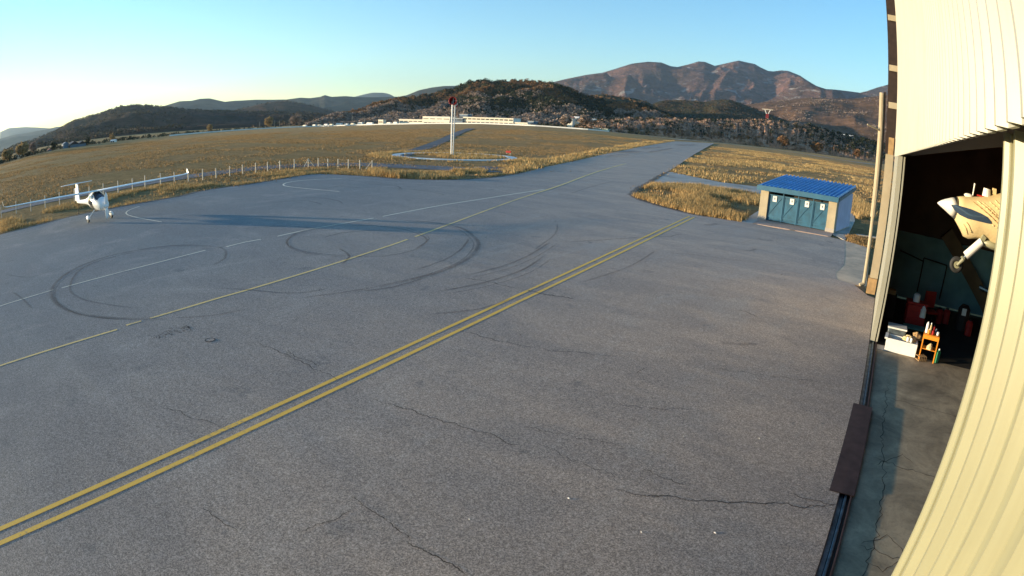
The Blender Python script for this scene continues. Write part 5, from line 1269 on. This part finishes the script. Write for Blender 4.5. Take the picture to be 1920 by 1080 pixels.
# things on top: antenna, cap
MB().tube((2.31 - 1.42, 0, 5.0 - 4.8), (2.36 - 1.42, 0, 5.42 - 4.8), 0.012, 0.02, 8).build('antenna', MAT['white'], ha)
MB().ell((2.22 - 1.42, 0, 5.12 - 4.8), (0.13, 0.06, 0.05), 12, 8).build('blister', MAT['white_m'], ha, True)
MB().tube((2.72 - 1.42, 0, 5.2 - 4.8), (2.72 - 1.42, 0, 5.38 - 4.8), 0.13, 0.10, 14).build('top_cap', MAT['white_m'], ha)
MB().box((2.93 - 1.42, 0, 5.36 - 4.8), (0.1, 0.12, 0.14)).build('latch', MAT['canvas'], ha); MB().box((2.55 - 1.42, 0, 5.18 - 4.8), (0.2, 0.1, 0.03)).build('latch', MAT['red_paint'], ha)
[MB().tube((3.9 - 1.42, q_, 5.4 - 4.8), (3.9 - 1.42, q_, 9.6 - 4.8), 0.02, 0.02, 6).build('hoist_cable', MAT['black'], ha) for q_ in (-0.4, 0.4)]

# ------------------------------------------------------------------ light aircraft on the apron (nose to local +X)
ac = empty('light_aircraft', (-38.75, 10.62, 0), R(5.0), 'white high wing light aircraft with very long wings parked at the apron edge', 'aircraft')
ST = [(1.30, 1.02, .15, .16), (1.18, 1.02, .27, .27), (.9, 1.05, .40, .37), (.5, 1.12, .49, .46), (.1, 1.20, .54, .54), (-.4, 1.25, .56, .60), (-1.0, 1.25, .50, .56), (-1.6, 1.2, .34, .42), (-2.2, 1.12, .20, .26), (-3.0, 1.03, .13, .17), (-4.6, .93, .09, .12), (-5.1, .92, .05, .09)]
def fr_ring(x, zc, hw_, hh, n=20, g=1.0): return [(x, math.cos(2 * math.pi * k / n) * hw_ * g, zc + math.sin(2 * math.pi * k / n) * hh * g) for k in range(n)]
fus = MB().loft([fr_ring(*s) for s in ST]).build('fuselage', MAT['white'], ac, True)
def patch(stations, k0, k1, g, n=20):
    m_ = MB(); V = []
    for s in stations:
        r_ = fr_ring(*s, n=n, g=g); V += [r_[k % n] for k in range(k0, k1 + 1)]
    w_ = k1 - k0 + 1
    return m_.add(V, [(i * w_ + j, i * w_ + j + 1, (i + 1) * w_ + j + 1, (i + 1) * w_ + j) for i in range(len(stations) - 1) for j in range(w_ - 1)])
def lerp_st(x):
    X = [s[0] for s in ST][::-1]; return (x, *[float(np.interp(x, X, [s[j] for s in ST][::-1])) for j in (1, 2, 3)])
ws_ = patch([lerp_st(v) for v in (0.62, 0.4, 0.15, -0.15, -0.4)], 2, 8, 1.025).build('windshield', MAT['glass'], ac, True)
patch([lerp_st(v) for v in (-0.0, -0.3, -0.7, -1.15)], -1, 2, 1.025).build('side_window', MAT['glass'], ac, True)
patch([lerp_st(v) for v in (-0.0, -0.3, -0.7, -1.15)], 8, 11, 1.025).build('side_window', MAT['glass'], ac, True)
patch([lerp_st(v) for v in (0.05, -0.3, -0.7)], 11, 13, 1.03).build('open_door_gap', MAT['black'], ac, True)
[MB().tube((0.05, 0.50 * q_, 1.72), (0.42, 0.42 * q_, 1.3), 0.03, 0.03, 6).build('door_pillar', MAT['white'], ac) for q_ in (-1, 1)]
[MB().ell((1.19, q_[0], q_[1]), (0.03, 0.08, 0.05)).build('air_intake', MAT['black'], ac) for q_ in ((-0.14, 1.14), (0.14, 1.14), (0, 0.86))]
MB().loft([fr_ring(1.28, 1.02, .15, .15), fr_ring(1.42, 1.02, .13, .13), fr_ring(1.54, 1.02, .08, .08), fr_ring(1.60, 1.02, .01, .01)]).build('spinner', MAT['white'], ac, True)
def airfoil(cx_, y_, z_, chord, th=0.105, dih=0.0, n=14):
    P = []
    for k in range(n):
        a = 2 * math.pi * k / n; xx = 0.5 * math.cos(a); t = th * 0.5 * math.sin(a) * (0.55 + 0.45 * math.cos(a) + 0.25)
        P.append((cx_ + xx * chord, y_, z_ + t * chord + 0.02 * chord))
    return P
for s in (-1, 1):
    prof = [(0, 0, 1.86, 0.92), (1.5, -0.0, 1.88, 0.92), (4.2, -0.04, 1.95, 0.80), (6.4, -0.12, 2.03, 0.58), (7.2, -0.2, 2.07, 0.45), (7.42, -0.25, 2.13, 0.36)]
    rg_ = [airfoil(-0.35 + dx__, s * yy, zz, ch) for yy, dx__, zz, ch in prof]
    if s < 0: rg_ = [list(reversed(r__)) for r__ in rg_]
    wg = MB().loft(rg_).build('wing', MAT['white'], ac, True)
    wl_ = [airfoil(-0.25 - 0.35 - 0.05 * k * 2, s * (7.42 + 0.03 * k), 2.13 + 0.10 * k, 0.24 - 0.04 * k, 0.10) for k in range(4)]
    MB().loft(wl_).build('winglet', MAT['white'], wg, True)
# propeller, blades upright
for s in (-1, 1):
    bl = []
    for t, c_, in ((0.05, 0.06), (0.3, 0.13), (0.6, 0.11), (0.8, 0.05)):
        bl.append([(1.44 + 0.025 * math.sin(a), c_ * math.cos(a), 1.02 + s * t) for a in [6.283 * k / 8 for k in range(8)]])
    MB().loft(bl).build('propeller_blade', MAT['white'], ac, True)
# tail
fin = [[(-4.45 - 0.10 * k - 0.0, 0.035, 0.95 + 0.3 * k), (-4.45 - 0.10 * k, -0.035, 0.95 + 0.3 * k), (-5.22 - 0.05 * k, -0.012, 0.95 + 0.3 * k), (-5.22 - 0.05 * k, 0.012, 0.95 + 0.3 * k)] for k in range(5)]
MB().loft(fin).build('fin', MAT['white'], ac)
MB().loft([[(-5.26 - 0.05 * k, 0.03, 0.95 + 0.3 * k), (-5.26 - 0.05 * k, -0.03, 0.95 + 0.3 * k), (-5.6 - 0.02 * k, -0.01, 0.95 + 0.3 * k), (-5.6 - 0.02 * k, 0.01, 0.95 + 0.3 * k)] for k in range(4)]).build('rudder', MAT['white'], ac)
sb = [airfoil(-5.25, yy, 2.18, ch, 0.12) for yy, ch in ((-1.35, 0.32), (-0.6, 0.5), (0.6, 0.5), (1.35, 0.32))]
MB().loft(sb).build('tailplane', MAT['white'], ac, True)
MB().tube((-4.75, 0, 0.85), (-4.95, 0, 0.14), 0.02, 0.02, 6).build('tail_strut', MAT['dark_steel'], ac)
torus((-4.97, 0, 0.1), 0.07, 0.03).build('tail_wheel', MAT['black'], ac, True)
for s in (-1, 1):
    MB().tube((-0.1, s * 0.35, 0.72), (0.0, s * 0.86, 0.30), 0.05, 0.035, 8).build('gear_leg', MAT['white'], ac)
    wl2 = torus((0.0, s * 0.90, 0.2), 0.14, 0.06).build('main_wheel', MAT['black'], ac, True)
    MB().ell((-0.04, s * 0.90, 0.30), (0.34, 0.11, 0.16)).build('wheel_fairing', MAT['white'], wl2, True)

# ------------------------------------------------------------------ air
hz = MB(); x0, x1, y0, y1, z0, z1 = -18500, 3800, -650, 18600, -25, 1750
hz.box(((x0 + x1) / 2, (y0 + y1) / 2, (z0 + z1) / 2), (x1 - x0, y1 - y0, z1 - z0))
hm = bpy.data.materials.new('haze'); hm.use_nodes = True; hn = hm.node_tree
for nd in list(hn.nodes):
    if nd.type == 'BSDF_PRINCIPLED': hn.nodes.remove(nd)
pv = hn.nodes.new('ShaderNodeVolumePrincipled'); pv.inputs['Color'].default_value = (0.6, 0.8, 1.0, 1); pv.inputs['Density'].default_value = 2.8e-5; pv.inputs['Anisotropy'].default_value = 0.3
hn.links.new(pv.outputs[0], hn.nodes['Material Output'].inputs['Volume'])
ho = hz.build('haze', hm); tag(ho, kind='stuff')
